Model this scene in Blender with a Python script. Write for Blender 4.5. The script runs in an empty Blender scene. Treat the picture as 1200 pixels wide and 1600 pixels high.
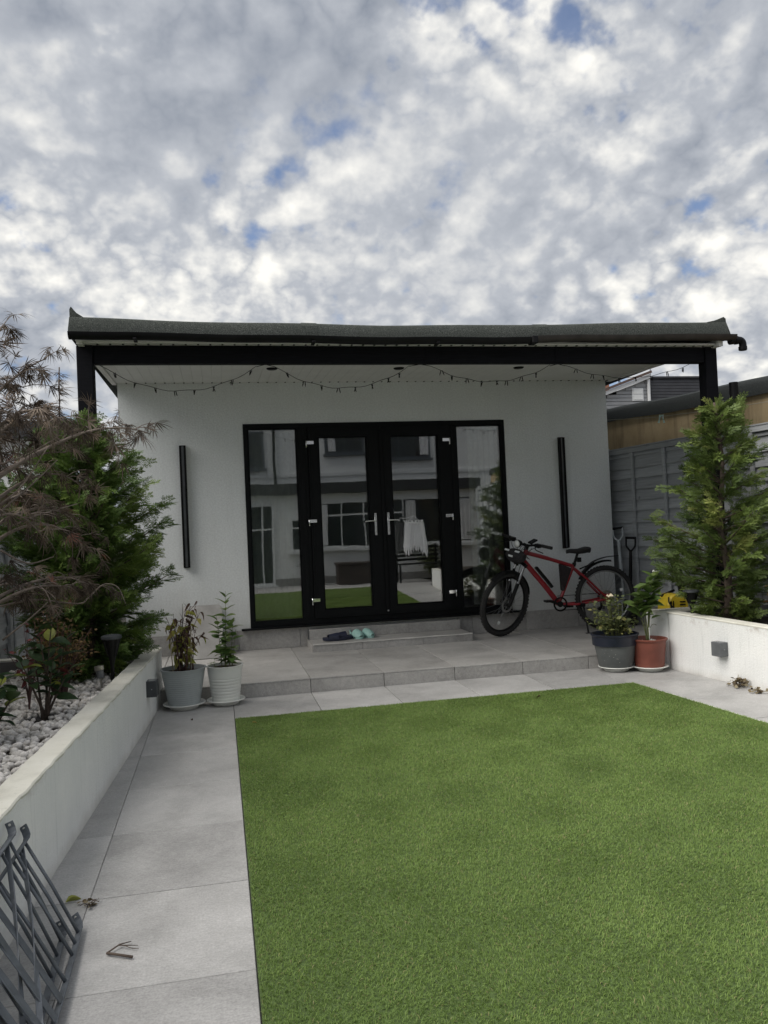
import bpy, bmesh, math, random
import numpy as np
from mathutils import Vector, Matrix
rnd = random.Random(7)
NR = np.random.RandomState(11)
S = bpy.context.scene
COL = S.collection
rad = math.radians

# ------------------------------------------------------------------ camera
yaw, pitch, roll = rad(11.7426), rad(1.1049), rad(-2.5355)
CAM = Vector((-1.803, -8.8212, 1.3834))
fw = Vector((math.sin(yaw)*math.cos(pitch), math.cos(yaw)*math.cos(pitch), math.sin(pitch)))
rt = Vector((math.cos(yaw), -math.sin(yaw), 0)); up = rt.cross(fw)
CR = rt*math.cos(roll) + up*math.sin(roll); CU = up*math.cos(roll) - rt*math.sin(roll)
cd = bpy.data.cameras.new('camera'); cam = bpy.data.objects.new('camera', cd); COL.objects.link(cam)
cd.sensor_fit = 'HORIZONTAL'; cd.sensor_width = 36.0; cd.lens = 37.5; cd.clip_start = .05; cd.clip_end = 1000
cam.matrix_world = Matrix(((CR.x, CU.x, -fw.x, CAM.x), (CR.y, CU.y, -fw.y, CAM.y), (CR.z, CU.z, -fw.z, CAM.z), (0, 0, 0, 1)))
S.camera = cam

# ------------------------------------------------------------------ sky and sun
SUN_AZ, SUN_EL = rad(-96), rad(50)      # azimuth from +y towards +x
sun_dir = Vector((math.sin(SUN_AZ)*math.cos(SUN_EL), math.cos(SUN_AZ)*math.cos(SUN_EL), math.sin(SUN_EL)))
sl = bpy.data.lights.new('sun', 'SUN'); sun = bpy.data.objects.new('sun', sl); COL.objects.link(sun)
sl.energy = 1.5; sl.angle = rad(58); sl.color = (1, .95, .88)
sun.rotation_euler = (-sun_dir).to_track_quat('-Z', 'Y').to_euler()

W = bpy.data.worlds.new('World'); S.world = W; W.use_nodes = True
W.cycles.sampling_method = 'MANUAL'; W.cycles.sample_map_resolution = 512
nt = W.node_tree; N = nt.nodes; L = nt.links
for n in list(N): N.remove(n)
def wn(t, **k):
    n = N.new(t)
    for a, b in k.items(): setattr(n, a, b)
    return n
def wmath(op, a, b=None, c=None, clamp=False):
    n = wn('ShaderNodeMath', operation=op, use_clamp=clamp)
    for i, v in enumerate((a, b, c)):
        if v is None: continue
        if isinstance(v, (int, float)): n.inputs[i].default_value = v
        else: L.new(v, n.inputs[i])
    return n.outputs[0]
out = wn('ShaderNodeOutputWorld'); bg = wn('ShaderNodeBackground')
sky = wn('ShaderNodeTexSky', sky_type='NISHITA', sun_disc=False)
sky.sun_elevation = SUN_EL; sky.sun_rotation = SUN_AZ; sky.air_density = 1.0; sky.dust_density = .6; sky.ozone_density = 1.5
tc = wn('ShaderNodeTexCoord'); sx = wn('ShaderNodeSeparateXYZ'); L.new(tc.outputs['Generated'], sx.inputs[0])
zz = wmath('ADD', wmath('MAXIMUM', sx.outputs[2], 0.0), 0.62)
pu = wmath('DIVIDE', sx.outputs[0], zz); pv = wmath('DIVIDE', sx.outputs[1], zz)
def pvec(du, dv):
    c = wn('ShaderNodeCombineXYZ')
    L.new(wmath('ADD', pu, du), c.inputs[0]); L.new(wmath('ADD', pv, dv), c.inputs[1]); return c.outputs[0]
def wnoise(vec, scale, detail, rough, dist=0., w=0.):
    n = wn('ShaderNodeTexNoise', noise_dimensions='4D'); L.new(vec, n.inputs['Vector'])
    n.inputs['Scale'].default_value = scale; n.inputs['Detail'].default_value = detail
    n.inputs['Roughness'].default_value = rough; n.inputs['Distortion'].default_value = dist; n.inputs['W'].default_value = w
    return n.outputs['Fac']
p0 = pvec(0, 0)
# a second look-up a little higher in the sky and towards the sun lights the upper edges and greys the undersides
c1 = wn('ShaderNodeCombineXYZ'); L.new(wmath('MULTIPLY_ADD', pu, .952, -.014), c1.inputs[0]); L.new(wmath('MULTIPLY', pv, .952), c1.inputs[1]); p1 = c1.outputs[0]
lump = wn('ShaderNodeMapRange', interpolation_type='SMOOTHSTEP'); L.new(wnoise(p0, 2.1, 3, .5, .2, 5.2), lump.inputs[0])
lump.inputs[1].default_value = .40; lump.inputs[2].default_value = .60; lump.inputs[3].default_value = .45
LU = lump.outputs[0]        # cellular in some parts, smooth banks in others
def billow(n_):     # rounded lumps with creases between
    return wmath('SUBTRACT', 1.0, wmath('ABSOLUTE', wmath('MULTIPLY', wmath('SUBTRACT', n_, .5), 3.6)))
def cloud(p):
    big = wnoise(p, 1.8, 3, .5, .2, 12.6)
    mid = wnoise(p, 4.6, 4, .5, .15, 1.7)
    puff = billow(wnoise(p, 13.0, 4, .5, .1, 7.3))
    fine = wnoise(p, 34.0, 6, .6, .2, 2.2)
    d = wmath('ADD', wmath('MULTIPLY', wmath('SUBTRACT', big, .5), .8), wmath('MULTIPLY', wmath('SUBTRACT', mid, .5), 1.15))
    d = wmath('ADD', d, wmath('MULTIPLY', wmath('MULTIPLY', wmath('SUBTRACT', puff, .62), .55), LU))
    return wmath('ADD', d, wmath('MULTIPLY', wmath('MULTIPLY', wmath('SUBTRACT', fine, .5), .42), LU))
da = cloud(p0); db = cloud(p1)
al = wn('ShaderNodeMapRange', interpolation_type='SMOOTHSTEP'); L.new(da, al.inputs[0])
al.inputs[1].default_value = -.24; al.inputs[2].default_value = -.01; al.inputs[3].default_value = .22
relief = wmath('MULTIPLY', wmath('SUBTRACT', da, db), 1.0)
soft = wnoise(p0, 2.2, 4, .55, .3, 9.4)
br = wmath('ADD', wmath('ADD', .60, relief), wmath('ADD', wmath('MULTIPLY', da, -.50), wmath('MULTIPLY', wmath('SUBTRACT', soft, .5), -1.1)), clamp=True)
ramp = wn('ShaderNodeValToRGB'); L.new(br, ramp.inputs[0])
e = ramp.color_ramp.elements
e[0].position = .15; e[0].color = (.080, .092, .114, 1)
e[1].position = .90; e[1].color = (.365, .357, .335, 1)
m = ramp.color_ramp.elements.new(.55); m.color = (.172, .181, .197, 1)
skm = wn('ShaderNodeMix', data_type='RGBA', blend_type='MULTIPLY'); skm.inputs[0].default_value = 1
L.new(sky.outputs[0], skm.inputs[6]); skm.inputs[7].default_value = (.034, .037, .043, 1)
mix = wn('ShaderNodeMix', data_type='RGBA'); L.new(al.outputs[0], mix.inputs[0]); L.new(skm.outputs[2], mix.inputs[6]); L.new(ramp.outputs[0], mix.inputs[7])
L.new(mix.outputs[2], bg.inputs[0]); bg.inputs[1].default_value = 1.0; L.new(bg.outputs[0], out.inputs[0])

S.view_settings.view_transform = 'Standard'; S.view_settings.look = 'None'
S.view_settings.exposure = 1.55; S.view_settings.gamma = 1.0; S.view_settings.use_curve_mapping = False
S.render.engine = 'CYCLES'; S.cycles.use_denoising = True
S.cycles.max_bounces = 8; S.cycles.transparent_max_bounces = 16

# ------------------------------------------------------------------ materials
MATS = {}
class NT:
    def __init__(s, mat):
        s.t = mat.node_tree; s.N = s.t.nodes; s.L = s.t.links
        s.b = s.N.get('Principled BSDF'); s.o = s.N.get('Material Output')
        s._co = None
    def new(s, t, **k):
        n = s.N.new(t)
        for a, b in k.items(): setattr(n, a, b)
        return n
    def co(s, which='Object', scale=None):
        if s._co is None: s._co = s.new('ShaderNodeTexCoord')
        v = s._co.outputs[which]
        if scale:
            m = s.new('ShaderNodeMapping'); m.inputs['Scale'].default_value = scale; s.L.new(v, m.inputs[0]); v = m.outputs[0]
        return v
    def pos(s, scale=None):
        g = s.new('ShaderNodeNewGeometry').outputs['Position']
        if scale:
            m = s.new('ShaderNodeMapping'); m.inputs['Scale'].default_value = scale; s.L.new(g, m.inputs[0]); g = m.outputs[0]
        return g
    def noise(s, vec, scale, detail=4, rough=.55, dist=0):
        n = s.new('ShaderNodeTexNoise'); s.L.new(vec, n.inputs['Vector'])
        n.inputs['Scale'].default_value = scale; n.inputs['Detail'].default_value = detail
        n.inputs['Roughness'].default_value = rough; n.inputs['Distortion'].default_value = dist
        return n.outputs['Fac']
    def ramp(s, fac, stops):
        r = s.new('ShaderNodeValToRGB'); s.L.new(fac, r.inputs[0]); e = r.color_ramp.elements
        while len(e) < len(stops): e.new(.5)
        for x, (p, c) in zip(e, stops):
            x.position = p; x.color = (*c, 1) if len(c) == 3 else c
        return r.outputs[0]
    def mix(s, fac, a, b, mode='MIX'):
        m = s.new('ShaderNodeMix', data_type='RGBA', blend_type=mode)
        for i, v in ((0, fac), (6, a), (7, b)):
            if isinstance(v, (int, float)): m.inputs[i].default_value = v
            elif isinstance(v, tuple): m.inputs[i].default_value = (*v, 1)
            else: s.L.new(v, m.inputs[i])
        return m.outputs[2]
    def math(s, op, a, b=None, clamp=False):
        n = s.new('ShaderNodeMath', operation=op, use_clamp=clamp)
        for i, v in enumerate((a, b)):
            if v is None: continue
            if isinstance(v, (int, float)): n.inputs[i].default_value = v
            else: s.L.new(v, n.inputs[i])
        return n.outputs[0]
    def bump(s, h, strength=.3, dist=.01):
        b = s.new('ShaderNodeBump'); b.inputs['Strength'].default_value = strength; b.inputs['Distance'].default_value = dist
        s.L.new(h, b.inputs['Height']); s.L.new(b.outputs[0], s.b.inputs['Normal'])
    def col(s, c): s.L.new(c, s.b.inputs['Base Color'])
    def rand(s): return s.new('ShaderNodeObjectInfo').outputs['Random']
def mat(name, col=(.5, .5, .5), rough=.6, metal=0., spec=None):
    m = bpy.data.materials.new(name); m.use_nodes = True; n = NT(m)
    n.b.inputs['Base Color'].default_value = (*col, 1); n.b.inputs['Roughness'].default_value = rough; n.b.inputs['Metallic'].default_value = metal
    if spec is not None: n.b.inputs['Specular IOR Level'].default_value = spec
    MATS[name] = m; return m, n
def varied(name, col, rough=.6, scale=8., amt=.25, bump=0., metal=0., spec=None, bscale=None, obj_rand=0.):
    """plain colour broken up by noise in lightness, roughness and fine relief"""
    m, n = mat(name, col, rough, metal, spec)
    p = n.pos(); f = n.noise(p, scale, 6, .6)
    lo = tuple(c*(1-amt) for c in col); hi = tuple(min(1, c*(1+amt)) for c in col)
    c = n.ramp(f, [(.3, lo), (.7, hi)])
    if obj_rand:
        r = n.math('ADD', n.math('MULTIPLY', n.rand(), 2*obj_rand), 1-obj_rand)
        cc = n.new('ShaderNodeCombineColor'); [n.L.new(r, cc.inputs[i]) for i in range(3)]
        c = n.mix(1., c, cc.outputs[0], 'MULTIPLY')
    n.col(c)
    if bump: n.bump(n.noise(p, bscale or scale*8, 5, .65), bump, .004)
    return m, n

# house render: pale grey roughcast
m, n = mat('wall_render', (.6, .62, .61), .9, spec=.2); p = n.pos()
f = n.noise(p, 1.1, 5, .6); g = n.noise(p, 55, 3, .6)
c = n.ramp(f, [(.3, (.72, .75, .755)), (.7, (.78, .81, .815))])
c = n.mix(.35, c, n.ramp(g, [(.35, (.56, .58, .585)), (.65, (.82, .85, .855))]))
sz_ = n.new('ShaderNodeSeparateXYZ'); n.L.new(p, sz_.inputs[0])
c = n.mix(n.math('MULTIPLY', n.ramp(n.noise(n.pos((7, 7, .45)), 1.6, 6, .65), [(.5, (0, 0, 0)), (.8, (1, 1, 1))]), .17), c, (.52, .53, .53))
sp_d = n.new('ShaderNodeMapRange'); n.L.new(n.math('ADD', sz_.outputs[2], n.math('MULTIPLY', n.math('SUBTRACT', n.noise(p, 3.5, 6, .7), .5), .7)), sp_d.inputs[0]); sp_d.inputs[1].default_value = .85; sp_d.inputs[2].default_value = .32
c = n.mix(n.math('MULTIPLY', sp_d.outputs[0], .42), c, (.44, .42, .38))
c = n.mix(n.math('MULTIPLY', n.ramp(n.noise(p, 26, 3, .6), [(.70, (0, 0, 0)), (.76, (1, 1, 1))]), .35), c, (.42, .42, .40))
n.col(c); n.bump(n.noise(p, 62, 4, .75), .8, .008)
# planter render: white roughcast with run-off streaks and rusty grime below the cap
m, n = mat('planter_render', (.72, .73, .72), .9, spec=.2); p = n.pos()
sp = n.new('ShaderNodeSeparateXYZ'); n.L.new(p, sp.inputs[0])
st = n.noise(n.pos((26, 26, 1.1)), 2.2, 5, .65); f = n.noise(p, 2.5, 5, .6)
c = n.ramp(f, [(.3, (.74, .755, .75)), (.7, (.83, .835, .82))])
stm = n.math('MULTIPLY', n.ramp(st, [(.54, (0, 0, 0)), (.78, (1, 1, 1))]), .34)
c = n.mix(stm, c, (.42, .44, .43))
edge = n.new('ShaderNodeMapRange'); n.L.new(n.math('ADD', sp.outputs[2], n.math('MULTIPLY', n.math('SUBTRACT', n.noise(p, 9, 4, .7), .5), .12)), edge.inputs[0])
edge.inputs[1].default_value = .405; edge.inputs[2].default_value = .462
c = n.mix(n.math('MULTIPLY', edge.outputs[0], n.ramp(n.noise(p, 6, 5, .7), [(.52, (0, 0, 0)), (.74, (.8, .8, .8))])), c, (.26, .19, .13))
low = n.new('ShaderNodeMapRange'); n.L.new(n.math('ADD', sp.outputs[2], n.math('MULTIPLY', n.noise(p, 5, 4, .6), .12)), low.inputs[0])
low.inputs[1].default_value = .13; low.inputs[2].default_value = .05
c = n.mix(n.math('MULTIPLY', low.outputs[0], .45), c, (.46, .43, .37))
n.col(c); n.bump(n.noise(p, 70, 4, .7), .6, .007)
m, n = mat('planter_cap', (.55, .54, .48), .9, spec=.2); p = n.pos()
c = n.ramp(n.noise(p, 4, 7, .65), [(.28, (.47, .46, .40)), (.5, (.64, .63, .56)), (.75, (.72, .71, .65))])
c = n.mix(n.ramp(n.noise(p, 30, 5, .7), [(.6, (0, 0, 0)), (.75, (.5, .5, .5))]), c, (.3, .29, .26))
n.col(c); n.bump(n.noise(p, 60, 4, .7), .35, .005)
# porcelain paving, cloudy grey, each slab its own tint
def paving(name, base, wm=1.0):
    m, n = mat(name, (base,)*3, .55, spec=.35); p = n.pos()
    off = n.new('ShaderNodeVectorMath', operation='ADD'); n.L.new(p, off.inputs[0])
    sc = n.new('ShaderNodeVectorMath', operation='SCALE'); cx = n.new('ShaderNodeCombineXYZ'); r = n.rand()
    n.L.new(r, cx.inputs[0]); n.L.new(r, cx.inputs[1]); n.L.new(r, cx.inputs[2]); n.L.new(cx.outputs[0], sc.inputs[0]); sc.inputs['Scale'].default_value = 40
    n.L.new(sc.outputs[0], off.inputs[1]); q = off.outputs[0]
    b = base
    c = n.ramp(n.noise(q, 2.6, 8, .62, .4), [(.25, (b*.72, b*(.72-.02*wm), b*(.72-.05*wm))), (.5, (b, b*(1-.025*wm), b*(1-.065*wm))), (.75, (b*1.2, b*(1.2-.03*wm), b*(1.2-.07*wm)))])
    c = n.mix(n.ramp(n.noise(q, 26, 5, .7), [(.55, (0, 0, 0)), (.72, (.32, .32, .32))]), c, (b*1.35, b*1.35, b*1.33))
    c = n.mix(n.ramp(n.noise(n.pos((1, 9, 1)), 7, 5, .7), [(.56, (0, 0, 0)), (.75, (.35, .35, .35))]), c, (b*.66, b*.65, b*.63))
    c = n.mix(n.ramp(n.noise(p, 11, 6, .75), [(.66, (0, 0, 0)), (.74, (.4, .4, .4))]), c, (b*.5, b*.47, b*.42))
    g1 = n.noise(q, 130, 3, .7); g2 = n.noise(n.pos((30, 160, 30)), 1.0, 4, .7)
    c = n.mix(.48, c, n.ramp(g1, [(.32, (.62, .62, .62)), (.68, (1.3, 1.3, 1.3))]), 'MULTIPLY')
    c = n.mix(.42, c, n.ramp(g2, [(.35, (.72, .72, .72)), (.65, (1.22, 1.22, 1.22))]), 'MULTIPLY')
    c = n.mix(n.math('MULTIPLY', n.ramp(n.noise(p, 1.3, 6, .7, .6), [(.55, (0, 0, 0)), (.62, (1, 1, 1)), (.70, (.25, .25, .25))]), .20), c, (b*1.55, b*1.52, b*1.47))
    rr = n.math('ADD', n.math('MULTIPLY', r, .20), .90); cc = n.new('ShaderNodeCombineColor'); [n.L.new(rr, cc.inputs[i]) for i in range(3)]
    n.col(n.mix(1., c, cc.outputs[0], 'MULTIPLY'))
    n.L.new(n.ramp(n.noise(q, 5, 5, .6), [(.3, (.42, .42, .42)), (.7, (.68, .68, .68))]), n.b.inputs['Roughness'])
    n.bump(n.noise(q, 90, 4, .6), .12, .002)
paving('paver', .385, .5); paving('paver_dark', .36, 1.0)
varied('mortar', (.055, .053, .05), .95, 20, .4, .3)
varied('ground_soil', (.07, .062, .05), .95, 3, .4, .4)
# roof felt: mineral granules
m, n = mat('roof_felt', (.05, .055, .05), .95, spec=.15); p = n.pos()
c = n.ramp(n.noise(p, 160, 2, .8), [(.36, (.035, .040, .036)), (.55, (.088, .096, .088)), (.72, (.22, .235, .215))])
c = n.mix(n.ramp(n.noise(p, 2.2, 5, .6), [(.4, (0, 0, 0)), (.7, (.4, .4, .4))]), c, (.06, .068, .06))
n.col(c); n.bump(n.noise(p, 180, 2, .7), .7, .004)
m, n = mat('parapet_felt', (.03, .036, .036), .8, spec=.3); p = n.pos()
c = n.ramp(n.noise(p, 150, 2, .8), [(.36, (.010, .013, .014)), (.6, (.030, .035, .035)), (.78, (.075, .08, .075))])
n.col(c); n.bump(n.noise(p, 180, 2, .7), .4, .003)
varied('black_plastic', (.012, .013, .014), .38, 14, .3, .05)
varied('gutter_black', (.006, .006, .007), .5, 9, .4, .05, spec=.2)
varied('gutter_brown', (.032, .026, .023), .5, 7, .5, .08)
m, n = mat('black_timber', (.011, .012, .016), .7, spec=.15); p = n.pos((2, 40, 40))
n.col(n.ramp(n.noise(p, 3, 6, .6), [(.3, (.003, .0032, .005)), (.7, (.008, .0085, .012))])); n.bump(n.noise(p, 5, 5, .6), .25, .003)
m, n = mat('door_upvc', (.004, .005, .006), .5, spec=.16); p = n.pos((60, 60, 3))
n.col(n.ramp(n.noise(p, 3, 5, .6), [(.3, (.0025, .003, .004)), (.7, (.005, .006, .007))])); n.bump(n.noise(p, 6, 4, .6), .08, .001)
varied('soffit_pvc', (.74, .74, .72), .45, 3, .06)
varied('grime_dot', (.05, .05, .05), .8)
m, n = mat('chrome', (.75, .76, .77), .16, 1.0); n.bump(n.noise(n.pos(), 40, 3, .5), .05, .001)
# glazing: reflects like two coated sheets, lets the rest through
m, n = mat('glazing'); n.N.remove(n.b)
tr = n.new('ShaderNodeBsdfTransparent'); gl = n.new('ShaderNodeBsdfGlossy'); gl.inputs['Roughness'].default_value = 0.0
tr.inputs[0].default_value = (.90, .93, .92, 1)
fr = n.new('ShaderNodeFresnel'); fr.inputs['IOR'].default_value = 2.55
bp_ = n.new('ShaderNodeBump'); bp_.inputs['Strength'].default_value = .06; bp_.inputs['Distance'].default_value = .02
n.L.new(n.noise(n.pos((1, 1, .6)), 1.6, 2, .4), bp_.inputs['Height']); n.L.new(bp_.outputs[0], gl.inputs['Normal'])
ms = n.new('ShaderNodeMixShader'); n.L.new(fr.outputs[0], ms.inputs[0]); n.L.new(tr.outputs[0], ms.inputs[1]); n.L.new(gl.outputs[0], ms.inputs[2]); n.L.new(ms.outputs[0], n.o.inputs[0])
varied('house_window_glass', (.02, .025, .028), .05, 4, .3)
def fabric(name, col, transl=.3, amt=.12):
    m, n = varied(name, col, .85, 30, amt, .2)
    t = n.new('ShaderNodeBsdfTranslucent'); t.inputs[0].default_value = (*col, 1)
    ms = n.new('ShaderNodeMixShader'); ms.inputs[0].default_value = transl
    n.L.new(n.b.outputs[0], ms.inputs[1]); n.L.new(t.outputs[0], ms.inputs[2]); n.L.new(ms.outputs[0], n.o.inputs[0])
fabric('blind_fabric', (.84, .85, .80), .15); fabric('white_cloth', (.92, .92, .93), .2, .03)
varied('room_wall', (.6, .6, .58), .9, 2, .06); varied('room_floor', (.16, .13, .10), .5, 6, .25)
# grey painted fence wood
m, n = mat('fence_paint', (.17, .19, .21), .8, spec=.2); p = n.pos((1, 1.2, 26)); r = n.rand()
c = n.ramp(n.noise(p, 2.4, 6, .65), [(.3, (.30, .315, .328)), (.7, (.43, .447, .46))])
c = n.mix(n.ramp(n.noise(n.pos(), 7, 4, .6), [(.66, (0, 0, 0)), (.74, (.7, .7, .7))]), c, (.12, .13, .145))
rr = n.math('ADD', n.math('MULTIPLY', r, .35), .82); cc = n.new('ShaderNodeCombineColor'); [n.L.new(rr, cc.inputs[i]) for i in range(3)]
n.col(n.mix(1., c, cc.outputs[0], 'MULTIPLY')); n.bump(n.noise(p, 5, 5, .6), .35, .004)
m, n = mat('ochre_render', (.30, .22, .12), .9, spec=.15); p = n.pos()
c = n.ramp(n.noise(p, 1.5, 7, .65), [(.28, (.23, .175, .10)), (.5, (.38, .295, .175)), (.75, (.50, .405, .26))])
n.col(n.mix(n.math('MULTIPLY', n.ramp(n.noise(n.pos((6, 6, .5)), 2, 5, .6), [(.5, (0, 0, 0)), (.7, (1, 1, 1))]), .5), c, (.13, .10, .065))); n.bump(n.noise(p, 60, 4, .7), .4, .005)
varied('clad_dark', (.060, .062, .070), .7, 2, .2); varied('clad_pale', (.34, .35, .36), .7, 2, .12)
varied('trim_white', (.78, .79, .79), .5, 3, .05); varied('brick_red', (.26, .12, .075), .9, 20, .35, .3); varied('roof_tile', (.13, .09, .075), .85, 14, .3, .3)
varied('house_white', (.86, .87, .86), .9, 2, .05, .2); varied('house_roof_dark', (.035, .036, .04), .7, 4, .3)
varied('hedge_wall_white', (.7, .7, .69), .9, 2, .08)
# pebbles
m, n = mat('pebble', (.6, .58, .55), .75, spec=.3); p = n.co('Object'); r = n.rand()
c = n.ramp(n.noise(n.pos(), 40, 4, .6), [(.25, (.44, .425, .40)), (.5, (.74, .72, .69)), (.75, (.84, .82, .80))])
rr = n.ramp(r, [(0, (.62, .60, .57)), (.25, (.9, .89, .88)), (1, (1.08, 1.07, 1.06))]); n.col(n.mix(1., c, rr, 'MULTIPLY')); n.bump(n.noise(n.pos(), 90, 4, .6), .25, .004)
m, n = mat('pebble_mass', (.6, .58, .55), .75, spec=.3)
at = n.new('ShaderNodeAttribute', attribute_name='tint')
c = n.ramp(n.noise(n.pos(), 40, 4, .6), [(.25, (.44, .425, .40)), (.5, (.74, .72, .69)), (.75, (.84, .82, .80))])
n.col(n.mix(1., c, n.ramp(at.outputs['Fac'], [(0, (.62, .60, .57)), (.25, (.9, .89, .88)), (1, (1.08, 1.07, 1.06))]), 'MULTIPLY')); n.bump(n.noise(n.pos(), 90, 4, .6), .25, .004)
varied('soil', (.035, .026, .018), .95, 40, .6, .6); varied('black_membrane', (.012, .012, .013), .7)
def leafy(name, stops, rough=.5, transl=.25, spec=.35, attr=True):
    """stops: colour ramp over the per-leaf 'tint' attribute or per-object random"""
    m, n = mat(name, stops[0][1], rough, spec=spec)
    f = n.new('ShaderNodeAttribute', attribute_name='tint').outputs['Fac'] if attr else n.rand()
    c = n.ramp(f, stops)
    c = n.mix(.5, c, n.ramp(n.noise(n.pos(), 60, 3, .6), [(.3, (.55, .55, .55)), (.7, (1.25, 1.25, 1.25))]), 'MULTIPLY')
    n.col(c); t = n.new('ShaderNodeBsdfTranslucent'); n.L.new(c, t.inputs[0])
    ms = n.new('ShaderNodeMixShader'); ms.inputs[0].default_value = transl
    n.L.new(n.b.outputs[0], ms.inputs[1]); n.L.new(t.outputs[0], ms.inputs[2]); n.L.new(ms.outputs[0], n.o.inputs[0])
leafy('thuja_leaf', [(0, (.066, .115, .030)), (.45, (.12, .20, .046)), (.8, (.19, .275, .06)), (1, (.25, .30, .08))], .55, .2)
leafy('thuja_leaf_bright', [(0, (.070, .112, .030)), (.45, (.135, .198, .048)), (.8, (.215, .28, .066)), (1, (.30, .33, .095))], .55, .2)
leafy('maple_leaf', [(0, (.050, .038, .030)), (.5, (.115, .088, .068)), (.8, (.21, .168, .13)), (.97, (.23, .165, .115)), (1, (.26, .11, .08))], .7, .12, .2)
leafy('brown_shrub_leaf', [(0, (.06, .045, .022)), (.6, (.15, .10, .045)), (1, (.26, .17, .075))], .7, .2, .2)
leafy('dark_hedge_leaf', [(0, (.016, .028, .014)), (.6, (.028, .048, .02)), (1, (.05, .075, .03))], .45, .1)
leafy('dry_leaf', [(0, (.10, .075, .045)), (.6, (.20, .16, .095)), (1, (.32, .28, .19))], .8, .15, .2)
leafy('rose_leaf', [(0, (.07, .09, .038)), (.5, (.13, .16, .06)), (.85, (.22, .24, .085)), (1, (.34, .31, .11))], .6, .2)
leafy('hydrangea_leaf', [(0, (.09, .045, .03)), (.5, (.17, .10, .05)), (.75, (.15, .16, .04)), (1, (.24, .25, .06))], .7, .2)
leafy('citrus_leaf', [(0, (.075, .13, .035)), (.6, (.12, .19, .05)), (1, (.18, .25, .07))], .35, .2, .5, False)
leafy('young_leaf', [(0, (.10, .18, .05)), (.6, (.16, .25, .07)), (1, (.24, .32, .10))], .45, .25, .4, False)
leafy('yellow_leaf', [(0, (.27, .30, .07)), (.6, (.46, .45, .11)), (1, (.42, .33, .12))], .6, .25, .3, False)
leafy('crisp_leaf', [(0, (.10, .062, .045)), (1, (.19, .12, .08))], .8, .15, .2, False)
leafy('aucuba_leaf', [(0, (.030, .060, .026)), (.7, (.055, .10, .04)), (.84, (.07, .115, .04)), (.88, (.20, .24, .04)), (1, (.32, .34, .065))], .5, .15, .25, False)
leafy('red_leaf', [(0, (.10, .028, .03)), (1, (.20, .05, .045))], .6, .2, .3, False)
varied('bark', (.10, .075, .06), .9, 30, .3, .4); varied('maple_bark', (.19, .155, .13), .85, 25, .3, .3); varied('green_stem', (.13, .15, .055), .6, 20, .25); varied('cane', (.40, .35, .26), .7, 20, .2)
varied('reddish_twig', (.10, .055, .05), .85, 25, .3)
# artificial turf
m, n = mat('turf', (.06, .12, .03), .55, spec=.25)
at = n.new('ShaderNodeAttribute', attribute_name='tint').outputs['Fac']; p = n.pos()
c = n.ramp(at, [(0, (.145, .222, .055)), (.45, (.212, .318, .085)), (.8, (.285, .395, .122)), (.93, (.35, .44, .17)), (1, (.40, .36, .19))])
c = n.mix(.32, c, n.ramp(n.noise(p, 1.3, 6, .6), [(.3, (.70, .73, .68)), (.7, (1.25, 1.2, 1.15))]), 'MULTIPLY')
c = n.mix(.3, c, n.ramp(n.noise(p, 13, 5, .65), [(.32, (.6, .66, .6)), (.68, (1.25, 1.2, 1.15))]), 'MULTIPLY'); n.col(c)
t = n.new('ShaderNodeBsdfTranslucent'); n.L.new(c, t.inputs[0]); ms = n.new('ShaderNodeMixShader'); ms.inputs[0].default_value = .3
n.L.new(n.b.outputs[0], ms.inputs[1]); n.L.new(t.outputs[0], ms.inputs[2]); n.L.new(ms.outputs[0], n.o.inputs[0])
varied('turf_backing', (.07, .11, .03), .95, 60, .5, .5)
# pots, bicycle and the small things
varied('pot_grey', (.36, .39, .395), .5, 6, .1, .05); varied('pot_white', (.72, .73, .69), .45, 6, .06, .05); varied('saucer_white', (.68, .69, .65), .4, 9, .15)
varied('pot_navy', (.009, .013, .026), .4, 8, .3, .05); varied('pot_terracotta', (.205, .062, .042), .5, 7, .18, .08)
m, n = mat('pot_slate', (.10, .11, .11), .6); p = n.pos()
c = n.ramp(n.noise(p, 6, 5, .6), [(.3, (.08, .088, .088)), (.7, (.125, .135, .133))]); n.col(n.mix(n.ramp(n.noise(p, 60, 3, .6), [(.68, (0, 0, 0)), (.73, (.8, .8, .8))]), c, (.45, .45, .42)))
m, n = mat('bike_red', (.26, .010, .018), .32, spec=.5); n.b.inputs['Coat Weight'].default_value = .3; n.b.inputs['Coat Roughness'].default_value = .15
n.col(n.ramp(n.noise(n.pos(), 12, 4, .6), [(.3, (.22, .008, .014)), (.7, (.30, .011, .020))]))
m, n = mat('rubber', (.016, .016, .017), .85); n.col(n.ramp(n.noise(n.pos(), 30, 4, .6), [(.3, (.012, .012, .013)), (.7, (.030, .029, .028))])); n.bump(n.noise(n.pos(), 90, 2, .5), .5, .004)
varied('bike_black', (.007, .007, .0075), .5, 20, .3, spec=.25); varied('bike_grey_metal', (.35, .36, .37), .35, 20, .15, 0, .9); varied('saddle_black', (.012, .012, .013), .5, 20, .2, .1)
varied('bag_fabric', (.022, .020, .022), .85, 60, .4, .4); varied('bag_maroon', (.022, .015, .017), .85, 40, .35, .4); varied('reflective', (.80, .82, .82), .25, 20, .1); varied('lamp_lens', (.85, .86, .84), .2, 20, .05)
varied('frame_grey', (.105, .118, .136), .5, 16, .3, .1, .2); varied('lamp_grey', (.11, .118, .125), .5, 14, .2, .1); varied('lamp_dark', (.045, .05, .056), .5, 14, .2, .1)
varied('light_black', (.004, .004, .0045), .5, 9, .2, spec=.15); varied('steel', (.45, .44, .40), .35, 10, .25, 0, .9); varied('solar_glass', (.12, .13, .14), .2, 10, .3)
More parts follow.
